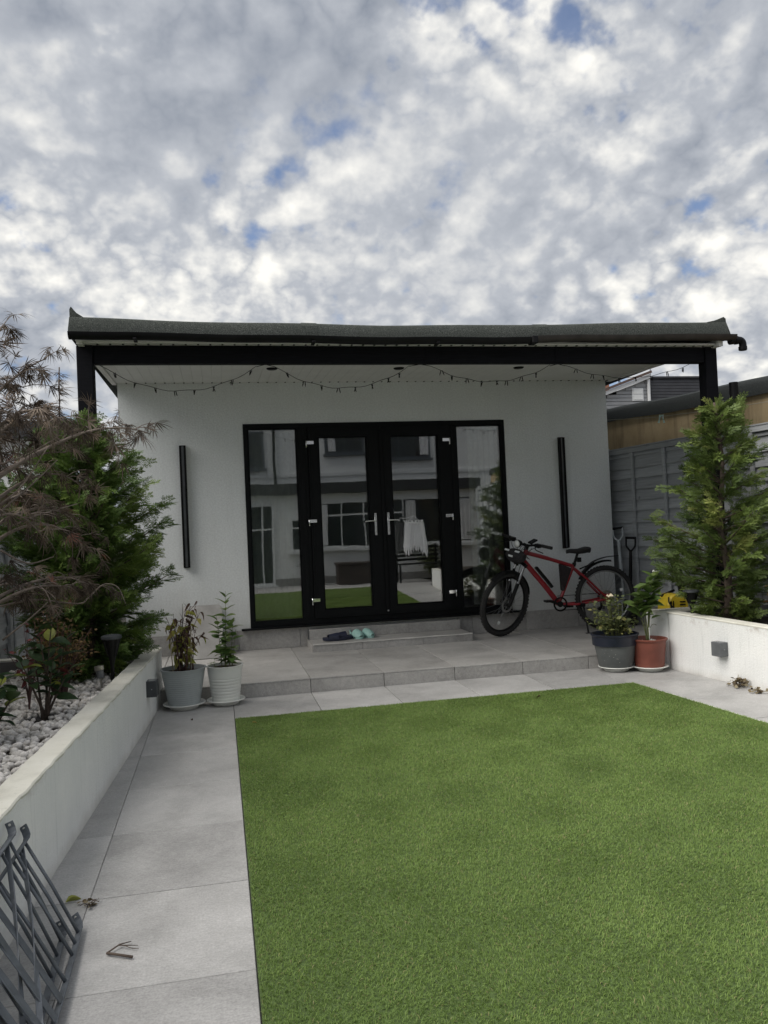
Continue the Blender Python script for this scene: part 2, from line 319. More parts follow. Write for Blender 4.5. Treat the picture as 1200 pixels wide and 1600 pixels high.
varied('navy_rubber', (.012, .016, .038), .6, 20, .3); varied('mint_rubber', (.30, .50, .46), .6, 20, .1)
varied('washer_yellow', (.62, .46, .03), .4, 8, .12); varied('tool_grey', (.52, .56, .58), .45, 12, .15); varied('peg_green', (.45, .62, .56), .5, 20, .1); varied('line_cord', (.35, .33, .27), .8)
varied('airer_white', (.75, .76, .76), .4, 8, .06); varied('cream_flower', (.75, .66, .48), .6, 30, .15); varied('white_flower', (.85, .85, .80), .6, 30, .05)
varied('slab_grey', (.30, .295, .285), .75, 4, .2, .2); varied('step_trim', (.62, .61, .58), .4, 5, .2); varied('box_brown', (.045, .032, .028), .6, 6, .3)
varied('bed_liner', (.18, .175, .17), .7, 8, .2)

# ------------------------------------------------------------------ mesh helpers
class MB:
    def __init__(s): s.v = []; s.f = []
    def add(s, v, f):
        o = len(s.v); s.v += [tuple(x) for x in v]; s.f += [tuple(i+o for i in q) for q in f]; return s
    def box(s, a, b, M=None):
        x0, y0, z0 = a; x1, y1, z1 = b
        v = [Vector(p) for p in ((x0,y0,z0),(x1,y0,z0),(x1,y1,z0),(x0,y1,z0),(x0,y0,z1),(x1,y0,z1),(x1,y1,z1),(x0,y1,z1))]
        if M: v = [M @ p for p in v]
        return s.add(v, [(0,3,2,1),(4,5,6,7),(0,1,5,4),(1,2,6,5),(2,3,7,6),(3,0,4,7)])
    def prism(s, poly, z0, z1, c=0.0):
        k = len(poly); cx = sum(p[0] for p in poly)/k; cy = sum(p[1] for p in poly)/k
        v = [(p[0], p[1], z0) for p in poly] + [(p[0], p[1], z1-c) for p in poly]
        f = [tuple(range(k-1, -1, -1))] + [(i, (i+1) % k, k+(i+1) % k, k+i) for i in range(k)]
        if c:
            for p in poly:
                dx, dy = p[0]-cx, p[1]-cy
                v.append((p[0]-math.copysign(min(c, abs(dx)), dx), p[1]-math.copysign(min(c, abs(dy)), dy), z1))
            f += [(k+i, k+(i+1) % k, 2*k+(i+1) % k, 2*k+i) for i in range(k)]; f.append(tuple(2*k+i for i in range(k)))
        else: f.append(tuple(k+i for i in range(k)))
        return s.add(v, f)
    def tube(s, pts, r, n=8, cap=True):
        pts = [Vector(p) for p in pts]; k = len(pts); R = r if isinstance(r, (list, tuple)) else [r]*k
        T = [(pts[min(i+1, k-1)]-pts[max(i-1, 0)]).normalized() for i in range(k)]
        a = Vector((0, 0, 1)) if abs(T[0].z) < .9 else Vector((1, 0, 0)); u = T[0].cross(a).normalized()
        v = []
        for i in range(k):
            u = (u - T[i]*u.dot(T[i])); u = u.normalized() if u.length > 1e-6 else T[i].orthogonal().normalized(); w = T[i].cross(u)
            v += [pts[i] + (u*math.cos(2*math.pi*j/n) + w*math.sin(2*math.pi*j/n))*R[i] for j in range(n)]
        f = [(i*n+j, i*n+(j+1) % n, (i+1)*n+(j+1) % n, (i+1)*n+j) for i in range(k-1) for j in range(n)]
        if cap: f += [tuple(range(n-1, -1, -1)), tuple((k-1)*n+j for j in range(n))]
        return s.add(v, f)
    def bar(s, pts, w, t, side):
        """flat bar of width w along `side`, thickness t, swept along pts"""
        pts = [Vector(p) for p in pts]; k = len(pts); v = []
        for i in range(k):
            T = (pts[min(i+1, k-1)]-pts[max(i-1, 0)]).normalized(); sd = Vector(side[i] if isinstance(side, list) else side); sd = (sd - T*sd.dot(T)).normalized(); nn = T.cross(sd)
            v += [pts[i]+sd*w/2+nn*t/2, pts[i]-sd*w/2+nn*t/2, pts[i]-sd*w/2-nn*t/2, pts[i]+sd*w/2-nn*t/2]
        f = [(i*4+j, i*4+(j+1) % 4, i*4+4+(j+1) % 4, i*4+4+j) for i in range(k-1) for j in range(4)] + [(3, 2, 1, 0), tuple((k-1)*4+j for j in range(4))]
        return s.add(v, f)
    def lathe(s, prof, c=(0, 0, 0), n=32, M=None, close=False):
        v = []
        for r, z in prof: v += [Vector((c[0]+r*math.cos(2*math.pi*j/n), c[1]+r*math.sin(2*math.pi*j/n), c[2]+z)) for j in range(n)]
        if M: v = [M @ p for p in v]
        k = len(prof); f = [(i*n+j, i*n+(j+1) % n, (i+1)*n+(j+1) % n, (i+1)*n+j) for i in range(k-1) for j in range(n)]
        if close: f += [((k-1)*n+j, (k-1)*n+(j+1) % n, (j+1) % n, j) for j in range(n)]
        else: f += [tuple(range(n-1, -1, -1)), tuple((k-1)*n+j for j in range(n))]
        return s.add(v, f)
    def torus(s, c, R, r, M=None, n=40, k=10, sy=1.0):
        v = []; 
        for i in range(n):
            a = 2*math.pi*i/n
            for j in range(k):
                b = 2*math.pi*j/k; q = R+r*math.cos(b)
                v.append(Vector((q*math.cos(a), r*sy*math.sin(b), q*math.sin(a))))
        M = M or Matrix(); v = [M @ (p) + Vector(c) for p in v]
        return s.add(v, [(i*k+j, i*k+(j+1) % k, ((i+1) % n)*k+(j+1) % k, ((i+1) % n)*k+j) for i in range(n) for j in range(k)])
    def grid(s, P):
        """P[i][j] grid of points"""
        a = len(P); b = len(P[0]); return s.add([p for row in P for p in row], [(i*b+j, i*b+j+1, (i+1)*b+j+1, (i+1)*b+j) for i in range(a-1) for j in range(b-1)])
    def ball(s, c, r, n=10, k=7, sc=(1, 1, 1), M=None):
        prof = [(max(1e-4, math.sin(math.pi*i/(k-1)))*r, -math.cos(math.pi*i/(k-1))*r) for i in range(k)]
        v0 = len(s.v); s.lathe(prof, (0, 0, 0), n)
        for i in range(v0, len(s.v)):
            p = Vector(s.v[i]); p = Vector((p.x*sc[0], p.y*sc[1], p.z*sc[2]))
            if M: p = M @ p
            s.v[i] = tuple(p+Vector(c))
        return s
ORI = {}
def setprops(o, label=None, cat=None, group=None, kind=None):
    if label: o['label'] = label
    if cat: o['category'] = cat
    if group: o['group'] = group
    if kind: o['kind'] = kind
    return o
def thing(name, label, cat, loc=(0, 0, 0), group=None, kind=None):
    o = bpy.data.objects.new(name, None); COL.objects.link(o); o.location = loc; o.empty_display_size = .1
    ORI[o.name] = Vector(loc); return setprops(o, label, cat, group, kind)
def mesh_of(mb, name, mname, smooth=False, bevel=0., o=Vector((0, 0, 0)), tint=None):
    me = bpy.data.meshes.new(name); me.from_pydata([tuple(Vector(p)-o) for p in mb.v], [], mb.f)
    if bevel:
        b = bmesh.new(); b.from_mesh(me); bmesh.ops.remove_doubles(b, verts=b.verts, dist=1e-5)
        ed = [x for x in b.edges if len(x.link_faces) == 2 and x.calc_face_angle(0) > .6]
        bmesh.ops.bevel(b, geom=ed, offset=bevel, segments=1, affect='EDGES', clamp_overlap=True); b.to_mesh(me); b.free()
    me.materials.append(MATS[mname])
    if smooth: me.polygons.foreach_set('use_smooth', [True]*len(me.polygons))
    if smooth == 'auto':
        me.set_sharp_from_angle(angle=rad(38))
    if tint is not None:
        a = me.attributes.new('tint', 'FLOAT', 'POINT'); a.data.foreach_set('value', np.asarray(tint, dtype=np.float32))
    me.update(); return me
def obj(name, mb, mname, parent=None, smooth=False, bevel=0., world=True, tint=None, **pr):
    """one mesh object; vertices in world coordinates (world=True) or relative to the parent's origin"""
    o = Vector((0, 0, 0))
    if parent is not None and world: o = ORI[parent.name]
    ob = bpy.data.objects.new(name, mesh_of(mb, name, mname, smooth, bevel, o, tint)); COL.objects.link(ob)
    if parent is not None: ob.parent = parent; ORI[ob.name] = ORI[parent.name] if world else Vector((0, 0, 0))
    else: ORI[ob.name] = Vector((0, 0, 0))
    return setprops(ob, **pr)
def place(name, me, parent, M):
    """object sharing mesh data; M is in world space"""
    ob = bpy.data.objects.new(name, me); COL.objects.link(ob)
    if parent is not None: ob.parent = parent; M = Matrix.Translation(-ORI[parent.name]) @ M
    ob.matrix_local = M; return ob
def fast_mesh(name, V, F, mname, tint=None, smooth=False):
    V = np.asarray(V, np.float32); F = np.asarray(F, np.int32); k = F.shape[1]
    me = bpy.data.meshes.new(name); me.vertices.add(len(V)); me.vertices.foreach_set('co', V.ravel())
    me.loops.add(F.size); me.loops.foreach_set('vertex_index', F.ravel()); me.polygons.add(len(F))
    me.polygons.foreach_set('loop_start', np.arange(0, F.size, k, dtype=np.int32))
    if smooth: me.polygons.foreach_set('use_smooth', np.ones(len(F), bool))
    me.update(calc_edges=True); me.materials.append(MATS[mname])
    if tint is not None:
        a = me.attributes.new('tint', 'FLOAT', 'POINT'); a.data.foreach_set('value', np.asarray(tint, np.float32))
    return me
def fast_obj(name, V, F, mname, parent=None, tint=None, smooth=False, **pr):
    if parent is not None: V = np.asarray(V)-np.array(ORI[parent.name])
    ob = bpy.data.objects.new(name, fast_mesh(name, V, F, mname, tint, smooth)); COL.objects.link(ob)
    if parent is not None: ob.parent = parent
    ORI[ob.name] = ORI[parent.name] if parent is not None else Vector((0, 0, 0)); return setprops(ob, **pr)
def lerp(a, b, t): return a+(b-a)*t
def bez(P, k=12):
    P = [Vector(p) for p in P]; o = []
    for i in range(k+1):
        Q = P[:]; t = i/k
        while len(Q) > 1: Q = [Q[j].lerp(Q[j+1], t) for j in range(len(Q)-1)]
        o.append(Q[0])
    return o
def spline(P, k=6):
    """Catmull-Rom through the points"""
    P = [Vector(p) for p in P]; Q = [P[0]*2-P[1]] + P + [P[-1]*2-P[-2]]; o = []
    for i in range(1, len(Q)-2):
        for j in range(k):
            t = j/k; a, b, c, d = Q[i-1:i+3]
            o.append(.5*((2*b)+(c-a)*t+(2*a-5*b+4*c-d)*t*t+(3*b-a-3*c+d)*t**3))
    return o+[P[-1]]

# ================================================================== THE SETTING
HP = .12
YP = -1.931
def xl_face(y): return -2.313-.063*(-1.8-y)      # outer face of the left planter
def xr_face(y): return 2.125+.125*(-2.25-y)      # outer face of the right planter
LX0 = -1.736; LY0 = -2.690
def lawn_r(y): return 1.522+.078*(LY0-y)
obj('ground', MB().add([(-300, -300, -.03), (300, -300, -.03), (300, 300, -.03), (-300, 300, -.03)], [(0, 1, 2, 3)]), 'ground_soil', kind='structure')

# lower paving: one slab = one object
pav = thing('pavement', 'grey porcelain paving around the lawn', None, (0, 0, 0), kind='structure')
bed = MB(); bed.prism([(-3.0, -12.0), (3.2, -12.0), (3.2, -1.90), (-3.0, -1.90)], -.03, -.008); obj('joint_bed', bed, 'mortar', pav)
G = .0025
def slab(poly, parent=pav, z0=-.008, z1=.0, mname='paver', c=.002):
    obj('tile', MB().prism(poly, z0, z1+rnd.uniform(-.0008, .0008), c), mname, parent)
XJ = [-1.08+.6425*k for k in range(-1, 6)]; XJ[0] = LX0-.0025
yb = YP-.014
slab([(XJ[0]+G, LY0+G), (XJ[1]-G, LY0+G), (XJ[1]-G, yb), (XJ[0]+G, yb)])
for a, b in zip(XJ[1:-1], XJ[2:]):
    if a < 1.4: slab([(a+G, LY0+G), (b-G, LY0+G), (b-G, yb), (a+G, yb)])
slab([(XJ[4]+.6425+G, LY0+G), (2.16, LY0+G), (2.10, yb), (XJ[4]+.6425+G, yb)])
rows = [yb, -3.49, -4.172, -4.853, -5.535, -6.21, -6.89, -7.57, -8.25, -8.93, -9.6]
for i, (a, b) in enumerate(zip(rows[:-1], rows[1:])):
    slab([(-2.345+G, b+G), (LX0-.004, b+G), (LX0-.004, a-G), (-2.345+G, a-G)])
    if i == 0: slab([(xl_face(b)-.01, b+G), (-2.345+.0005, b+G), (-2.345+.0005, -2.31)])
    elif xl_face(a) < -2.36:
        slab([(xl_face(b)-.01, b+G), (-2.345+.0005, b+G), (-2.345+.0005, a-G), (min(xl_face(a), -2.352)-.01, a-G)])
rr_ = [LY0, -3.38, -4.05, -4.73, -5.40, -6.08, -6.76, -7.44, -8.12, -8.8, -9.6]
for a, b in zip(rr_[:-1], rr_[1:]):
    slab([(lawn_r(b)+.02, b+G), (xr_face(b)+.01, b+G), (xr_face(a)+.01, a-G), (lawn_r(a)+.02, a-G)])
kb = MB(); kb.prism([(lawn_r(-9.6), -9.6), (lawn_r(-9.6)+.017, -9.6), (lawn_r(LY0)+.017, LY0), (lawn_r(LY0), LY0)], -.02, .001); obj('lawn_edging', kb, 'step_trim', pav)
for k in range(7):
    for j in range(4):
        x0 = -2.9+k*.9; y0 = -9.63-j*.52
        slab([(x0+G, y0-.515), (x0+.9-G, y0-.515), (x0+.9-G, y0), (x0+G, y0)])

# lawn
turf = thing('lawn', 'artificial turf lawn bordered by grey paving', None, (0, 0, 0), kind='structure')
obj('turf_backing', MB().prism([(LX0, -9.6), (lawn_r(-9.6)-.002, -9.6), (lawn_r(LY0)-.002, LY0-.002), (LX0, LY0-.002)], -.007, .003), 'turf_backing', turf)
def blades(n, y0, y1, w, ln):
    y = NR.uniform(y0, y1, n); x = LX0+.004+NR.uniform(0, 1, n)*(1.522+.078*(LY0-y)-.006-LX0)
    # pile leans in slowly turning swirls
    a = 1.2*np.sin(x*1.7+y*.9)+1.0*np.sin(y*2.3-x*.8)+1.3*np.sin(x*6.1+y*5.3)+1.0*np.sin(9.7*x-8.1*y)+NR.normal(0, 1.5, n)
    h = ln*NR.uniform(.65, 1.15, n); lean = NR.uniform(.5, 1.15, n)
    ang = NR.uniform(0, 2*np.pi, n); dx, dy = np.cos(a), np.sin(a); sxv, syv = np.cos(ang)*w/2, np.sin(ang)*w/2
    ww = NR.uniform(.7, 1.3, n); sxv *= ww; syv *= ww
    z = np.full(n, .002); V = np.zeros((n, 5, 3), np.float32)
    mx, my, mz = x+dx*h*.28*lean, y+dy*h*.28*lean, h*.58
    tx, ty, tz = x+dx*h*.85*lean, y+dy*h*.85*lean, h*(1-.42*lean)
    for i, (px, py, pz, k) in enumerate(((x, y, z, -1), (x, y, z, 1), (mx, my, mz, 1), (mx, my, mz, -1), (tx, ty, tz, 0))):
        V[:, i, 0] = px+sxv*k*(1 if i < 2 else .85); V[:, i, 1] = py+syv*k*(1 if i < 2 else .85); V[:, i, 2] = pz
    b = (np.arange(n)*5)[:, None]
    F = np.concatenate([b+np.array([0, 1, 2]), b+np.array([0, 2, 3]), b+np.array([3, 2, 4])])
    t = np.clip(NR.beta(3.2, 4.2, n), 0, .92); dry = NR.uniform(0, 1, n) < .035; t[dry] = 1
    return V.reshape(-1, 3), F, np.repeat(t, 5)
A = blades(600000, -7.0, LY0-.004, .0019, .018); B = blades(60000, -9.55, -7.0, .006, .024)
fast_obj('turf_pile', np.concatenate([A[0], B[0]]), np.concatenate([A[1], B[1]+len(A[0])]), 'turf', turf, np.concatenate([A[2], B[2]]), kind='stuff')

# raised patio in front of the garden room
pat = thing('patio', 'raised grey tiled patio in front of the garden room', None, (0, 0, 0), kind='structure')
obj('patio_base', MB().box((-2.80, YP-.004, -.03), (3.0, .0, HP-.012)), 'mortar', pat)
obj('patio_base', MB().box((2.812, .0, -.03), (3.0, 3.5, HP-.012)), 'mortar', pat)
PX = [-1.08+.6425*k for k in range(-3, 7)]; PX[0] = -2.78; PX[-1] = 2.98
for a, b in zip(PX[:-1], PX[1:]):
    slab([(a+G, YP-.012), (b-G, YP-.012), (b-G, -.016), (a+G, -.016)], pat, HP-.012, HP, 'paver_dark')
    t = MB().box((a+G, YP-.012, -.006), (b-G, YP-.004, HP-.0145)); obj('riser_tile', t, 'paver_dark', pat, bevel=.0015)
for a, b in ((.0, 1.2), (1.2, 2.4), (2.4, 3.5)): slab([(2.815, a), (2.98, a), (2.98, b-.005), (2.815, b-.005)], pat, HP-.012, HP, 'paver_dark')

# ================================================================== GARDEN ROOM
WL, WR, WT = -2.79, 2.81, 3.03
FZ0, FZ1 = .357, 2.575
gr = thing('garden_room', 'pale grey rendered garden room with black doors and felt roof canopy', 'garden room', (0, 0, 0))
w = MB()
w.box((WL, 0, .0), (-1.5, .25, WT)); w.box((1.5, 0, .0), (WR, .25, WT)); w.box((-1.5, 0, FZ1), (1.5, .25, WT)); w.box((-1.5, .0, .0), (1.5, .25, FZ0-.02))
w.box((WL, .25, 0), (WL+.2, 3.6, WT)); w.box((WR-.2, .25, 0), (WR, 3.6, WT)); w.box((WL+.2, 3.4, 0), (WR-.2, 3.6, WT))
obj('wall', w, 'wall_render', gr)
r = MB(); r.box((WL+.2, .252, .3), (WR-.2, 3.4, .33)); obj('room_floor', r, 'room_floor', gr)
r = MB(); r.box((WL+.2, .252, 2.75), (WR-.2, 3.4, 2.78)); r.box((WL+.2, 3.37, .33), (WR-.2, 3.398, 2.75)); r.box((WL+.2, .252, .33), (WL+.22, 3.37, 2.75)); r.box((WR-.22, .252, .33), (WR-.2, 3.37, 2.75))
r.box((-1.5+-1.09, .252, .33), (-1.52, .262, 2.75)); r.box((1.52, .252, .33), (2.58, .262, 2.75)); obj('room_lining', r, 'room_wall', gr)
# plinth tiles along the wall foot
PJ = [-2.79, -2.285, -1.63, -.97]
for a, b in zip(PJ[:-1], PJ[1:]): obj('plinth_tile', MB().box((a+G, -.014, HP), (b-G, -.002, .337)), 'paver_dark', gr, bevel=.0015)
obj('plinth_tile', MB().box((-.97+G, -.014, HP), (-.885, -.002, .337)), 'paver_dark', gr, bevel=.0015)
for a, b in ((.83, 1.005), (1.005, 1.66), (1.66, 2.315), (2.315, 2.81)): obj('plinth_tile', MB().box((a+G, -.014, HP), (b-G, -.002, .337)), 'paver_dark', gr, bevel=.0015)
# door step, two treads
st = thing('door_step', 'two low grey tiled steps with pale nosing below the black doors', 'step', (0, -.3, HP))
obj('step_core', MB().box((-.885, -.518, HP), (.828, -.02, .186)).box((-.873, -.098, .186), (.822, -.02, .292)), 'mortar', st)
sj = [-.893, -.37, .285, .835]
for a, b in zip(sj[:-1], sj[1:]):
    obj('riser_tile', MB().box((a+.0015, -.5255, HP), (b-.0015, -.518, .1985)), 'paver_dark', st, bevel=.001)
    obj('tread_tile', MB().box((a+.0015, -.512, .186), (b-.0015, -.108, .1985)), 'paver_dark', st, bevel=.001)
tj = [-.88, -.42, .235, .83]
for a, b in zip(tj[:-1], tj[1:]):
    obj('riser_tile', MB().box((a+.0015, -.107, .199), (b-.0015, -.098, .3035)), 'paver_dark', st, bevel=.001)
    obj('tread_tile', MB().box((a+.0015, -.0975, .292), (b-.0015, -.066, .3035)), 'paver_dark', st, bevel=.001)
nz = [(lerp(-.893, .835, i/14), -.5265, .1995+.0015*math.sin(i*1.9)) for i in range(15)]
obj('nosing', MB().bar(nz, .011, .016, (0, 0, 1)), 'step_trim', st)
for sx_ in (-.893, .835): obj('step_cheek', MB().box((sx_-.004, -.517, HP), (sx_+.004, -.02, .1985)), 'paver_dark', st)
# frame, sill, panes
fr_ = MB(); y0, y1 = -.012, .06
fr_.box((-1.5, y0, FZ0), (-1.457, y1, FZ1)).box((1.457, y0, FZ0), (1.5, y1, FZ1)).box((-1.457, y0, 2.522), (1.457, y1, FZ1)).box((-1.457, y0, FZ0), (1.457, y1, .412))
for a, b in ((-.918, -.80), (.80, .908)):
    fr_.box((a, y0, .412), (b, y1, 2.522)); fr_.box((a+.042, y0-.006, .412), (b-.042, y0-.0005, 2.522))
obj('door_frame', fr_, 'door_upvc', gr, bevel=.004)
obj('sill', MB().box((-1.60, -.075, .336), (1.63, -.0145, .3565)).box((-1.498, -.0145, .3375), (1.498, .06, .3565)), 'door_upvc', gr, bevel=.004)
def pane(x0, x1, z0, z1, y, parent):
    o = obj('pane', MB().box((x0, y, z0), (x1, y+.022, z1)), 'glazing', parent); return o
def beads(x0, x1, z0, z1, yy, parent):
    b = MB(); t = .014
    b.box((x0, yy, z0), (x0+t, yy+.02, z1)).box((x1-t, yy, z0), (x1, yy+.02, z1)).box((x0+t, yy, z0), (x1-t, yy+.02, z0+t)).box((x0+t, yy, z1-t), (x1-t, yy+.02, z1))
    obj('glazing_bead', b, 'door_upvc', parent, bevel=.004)
for a, b in ((-1.457, -.918), (.908, 1.457)):
    s_ = thing('side_window', None, None, (0, 0, 0)); s_.parent = gr
    pane(a, b, .412, 2.522, .015, s_); beads(a, b, .412, 2.522, -.006, s_)
handle_me = None
for i, (x0, x1, gx0, gx1, hx, hd) in enumerate(((-.798, .017, -.690, -.136, -.079, -1), (.021, .798, .124, .688, .068, 1))):
    d = thing('door', None, None, (0, 0, 0)); d.parent = gr
    z0, z1, gz0, gz1 = .415, 2.52, .50, 2.418; ya, yb_ = -.034, .045
    lf = MB(); c = .0006
    # mitred leaf frame with a stepped profile
    for (o0, o1, q0, q1, oz0, oz1, iz0, iz1, yy) in ((x0, x1, gx0, gx1, z0, z1, gz0, gz1, ya), (x0+.03, x1-.03, gx0, gx1, z0+.03, z1-.03, gz0, gz1, ya-.007)):
        yb2 = yb_ if yy == ya else ya+.001
        for P in ([(o0, oz0), (o1, oz0), (q1, iz0), (q0, iz0)], [(o1, oz0), (o1, oz1), (q1, iz1), (q1, iz0)], [(o1, oz1), (o0, oz1), (q0, iz1), (q1, iz1)], [(o0, oz1), (o0, oz0), (q0, iz0), (q0, iz1)]):
            lf.add([(p[0], yy, p[1]) for p in P]+[(p[0], yb2, p[1]) for p in P], [(0, 1, 2, 3), (7, 6, 5, 4), (0, 4, 5, 1), (1, 5, 6, 2), (2, 6, 7, 3), (3, 7, 4, 0)])
    obj('leaf_frame', lf, 'door_upvc', d)
    pane(gx0, gx1, gz0, gz1, .0, d); beads(gx0, gx1, gz0, gz1, -.032, d)
    hh = MB(); hh.box((hx-.014, -.055, 1.30), (hx+.014, -.0415, 1.55)); hh.lathe([(.010, 0), (.010, .04)], n=12, M=Matrix.Translation((hx, -.05, 1.462)) @ Matrix.Rotation(rad(90), 4, 'X'))
    hh.tube(spline([(hx, -.088, 1.462), (hx+hd*.03, -.09, 1.463), (hx+hd*.09, -.088, 1.461), (hx+hd*.122, -.086, 1.457)], 4), [.009]*4+[.0085]*4+[.009]*4+[.010], 10)
    hh.lathe([(.008, 0), (.0085, .008)], n=12, M=Matrix.Translation((hx, -.055, 1.355)) @ Matrix.Rotation(rad(90), 4, 'X'))
    obj('handle', hh, 'chrome', d, 'auto', bevel=.002)
    sxh = x0 if i == 0 else x1; dd = 1 if i == 0 else -1
    for hz in (2.35, 1.484, .615):
        h_ = MB(); h_.box((min(sxh-dd*.028, sxh+dd*.062), -.056, hz-.016), (max(sxh-dd*.028, sxh+dd*.062), -.0415, hz+.022)); h_.tube([(sxh-dd*.022, -.052, hz-.05), (sxh-dd*.022, -.052, hz+.024)], .008, 10)
        obj('hinge', h_, 'chrome', d, 'auto', bevel=.0025)
obj('meeting_strip', MB().box((.002, -.049, .45), (.036, -.0415, 2.49)), 'door_upvc', gr, bevel=.003)
k_ = MB().ball((.02, -.06, .455), .012); obj('door_stop', k_, 'bike_grey_metal', gr, True)
# canopy: soffit boards, beam, posts
def sof(y): return 3.028+.035*y
def yfront(x): return -2.285+(x+2.87)/5.8*.12
sb = mesh_of(MB().add([(-.0478, .0, 0), (.0478, 0, 0), (.0478, -2.16, 0), (-.0478, -2.16, 0), (-.0492, 0, .004), (.0492, 0, .004), (.0492, -2.16, .004), (-.0492, -2.16, .004), (-.0492, 0, .012), (.0492, 0, .012), (.0492, -2.16, .012), (-.0492, -2.16, .012)],
     [(0, 1, 2, 3), (0, 4, 5, 1), (1, 5, 6, 2), (2, 6, 7, 3), (3, 7, 4, 0), (4, 8, 9, 5), (5, 9, 10, 6), (6, 10, 11, 7), (7, 11, 8, 4), (11, 10, 9, 8)]), 'soffit_board', 'soffit_pvc')
nb_ = 57; tilt = math.atan(.035)
dots = MB()
for i in range(nb_):
    x = lerp(-2.79, 2.82, (i+.5)/nb_); place('soffit_board', sb, gr, Matrix.Translation((x, -.001, 3.028)) @ Matrix.Rotation(tilt, 4, 'X') @ Matrix.Scale(1 if True else 1, 4))
    for yy in (-.035, -2.115): dots.box((x+.040, yy-.012, sof(yy)-.006), (x+.055, yy+.012, sof(yy)+.001))
obj('soffit_clips', dots, 'grime_dot', gr)
tr_ = MB().add([(-2.84, -.001, 3.012), (-2.795, -.001, 3.012), (-2.795, -2.2, 2.935), (-2.84, -2.2, 2.935), (-2.84, -.001, 3.06), (-2.795, -.001, 3.06), (-2.795, -2.2, 3.0), (-2.84, -2.2, 3.0)], [(0, 1, 2, 3), (4, 7, 6, 5), (0, 4, 5, 1), (1, 5, 6, 2), (2, 6, 7, 3), (3, 7, 4, 0)])
obj('soffit_trim', tr_, 'soffit_pvc', gr)
tr2 = MB().add([(p[0]+5.665, p[1], p[2]) for p in tr_.v], tr_.f); obj('soffit_trim', tr2, 'soffit_pvc', gr)
fs = MB().add([(-2.84, -2.155, 2.957), (2.87, -2.155, 2.957), (2.87, yfront(2.87)+.03, 2.953), (-2.84, yfront(-2.84)+.03, 2.949), (-2.84, -2.155, 2.97), (2.87, -2.155, 2.97), (2.87, yfront(2.87)+.03, 2.97), (-2.84, yfront(-2.84)+.03, 2.97)], [(0, 1, 2, 3), (4, 7, 6, 5), (0, 4, 5, 1), (1, 5, 6, 2), (2, 6, 7, 3), (3, 7, 4, 0)])
obj('eaves_board', fs, 'soffit_pvc', gr)
obj('post', MB().box((-2.862, -2.085, 0), (-2.737, -1.96, 2.951)), 'black_timber', gr, bevel=.006)
obj('post', MB().box((2.760, -2.085, 0), (2.882, -1.96, 2.951)), 'black_timber', gr, bevel=.006)
bm_ = MB().box((-2.736, -2.07, 2.806), (2.759, -1.99, 2.952)); obj('beam', bm_, 'black_timber', gr, bevel=.005)
for x in (-1.37, .09, 1.31): 
    obj('joint_plate', MB().box((x-.06, -2.0755, 2.815), (x+.06, -2.0705, 2.945)), 'black_timber', gr, bevel=.001)
dl = mesh_of(MB().lathe([(.046, -.012), (.055, -.004), (.055, 0)], n=24), 'downlight', 'light_black', True)
for x, y in ((-1.225, -.94), (.055, -.94), (1.335, -.96)): place('downlight', dl, gr, Matrix.Translation((x, y, sof(y)-.001)))
# roof felt, sagging a little in the middle
xs = [-2.88, -2.2, -1.48, -.36, .5, 1.41, 2.2, 2.955]
zt_ = [3.137, 3.122, 3.112, 3.108, 3.118, 3.143, 3.165, 3.186]
zb_ = [2.990, 2.982, 2.976, 2.970, 2.978, 3.000, 3.010, 3.018]
def ft(x): return float(np.interp(x, xs, zt_))+.004*math.sin(x*4.1)
def fb(x): return float(np.interp(x, xs, zb_))+.003*math.sin(x*5.3+1)
P = []
for i in range(91):
    x = lerp(-2.875, 2.95, i/90); yf = yfront(x); zt, zb = ft(x), fb(x); flare = max(0, (x-2.75)/.2)*.035-max(0, (-x-2.8)/.08)*.012
    P.append([(x+flare, yf+.035, zb), (x+flare, yf-.012, zb+.002), (x+flare*.6, yf-.008, lerp(zb, zt, .35)), (x, yf, lerp(zb, zt, .75)), (x, yf+.012, zt-.014), (x, yf+.05, zt), (x, yf+.5, zt+.008), (x, 1.0, lerp(3.18, zt, .3)+.02), (x, 3.65, 3.27)])
rf = MB().grid(P); 
rf.add([P[0][j] for j in range(9)]+[(P[0][8][0], 3.65, 3.02), (P[0][0][0], P[0][0][1], P[0][0][2])], [tuple(range(10))]); rf.add([P[-1][j] for j in range(9)]+[(P[-1][8][0], 3.65, 3.02)], [tuple(range(9, -1, -1))])
obj('roof_felt', rf, 'roof_felt', gr, 'auto')
for i0 in (28, 60):
    lapr = [[(p[0], p[1]-(.004 if 0 < j < 5 else 0), p[2]+(.004 if j > 3 else 0)) for j, p in enumerate(P[i][1:8])] for i in range(i0, i0+3)]
    lp = MB().grid(lapr); obj('felt_lap', lp, 'roof_felt', gr)
obj('roof_deck', MB().box((-2.84, -2.1, 3.045), (2.86, 3.6, 3.06)), 'mortar', gr)
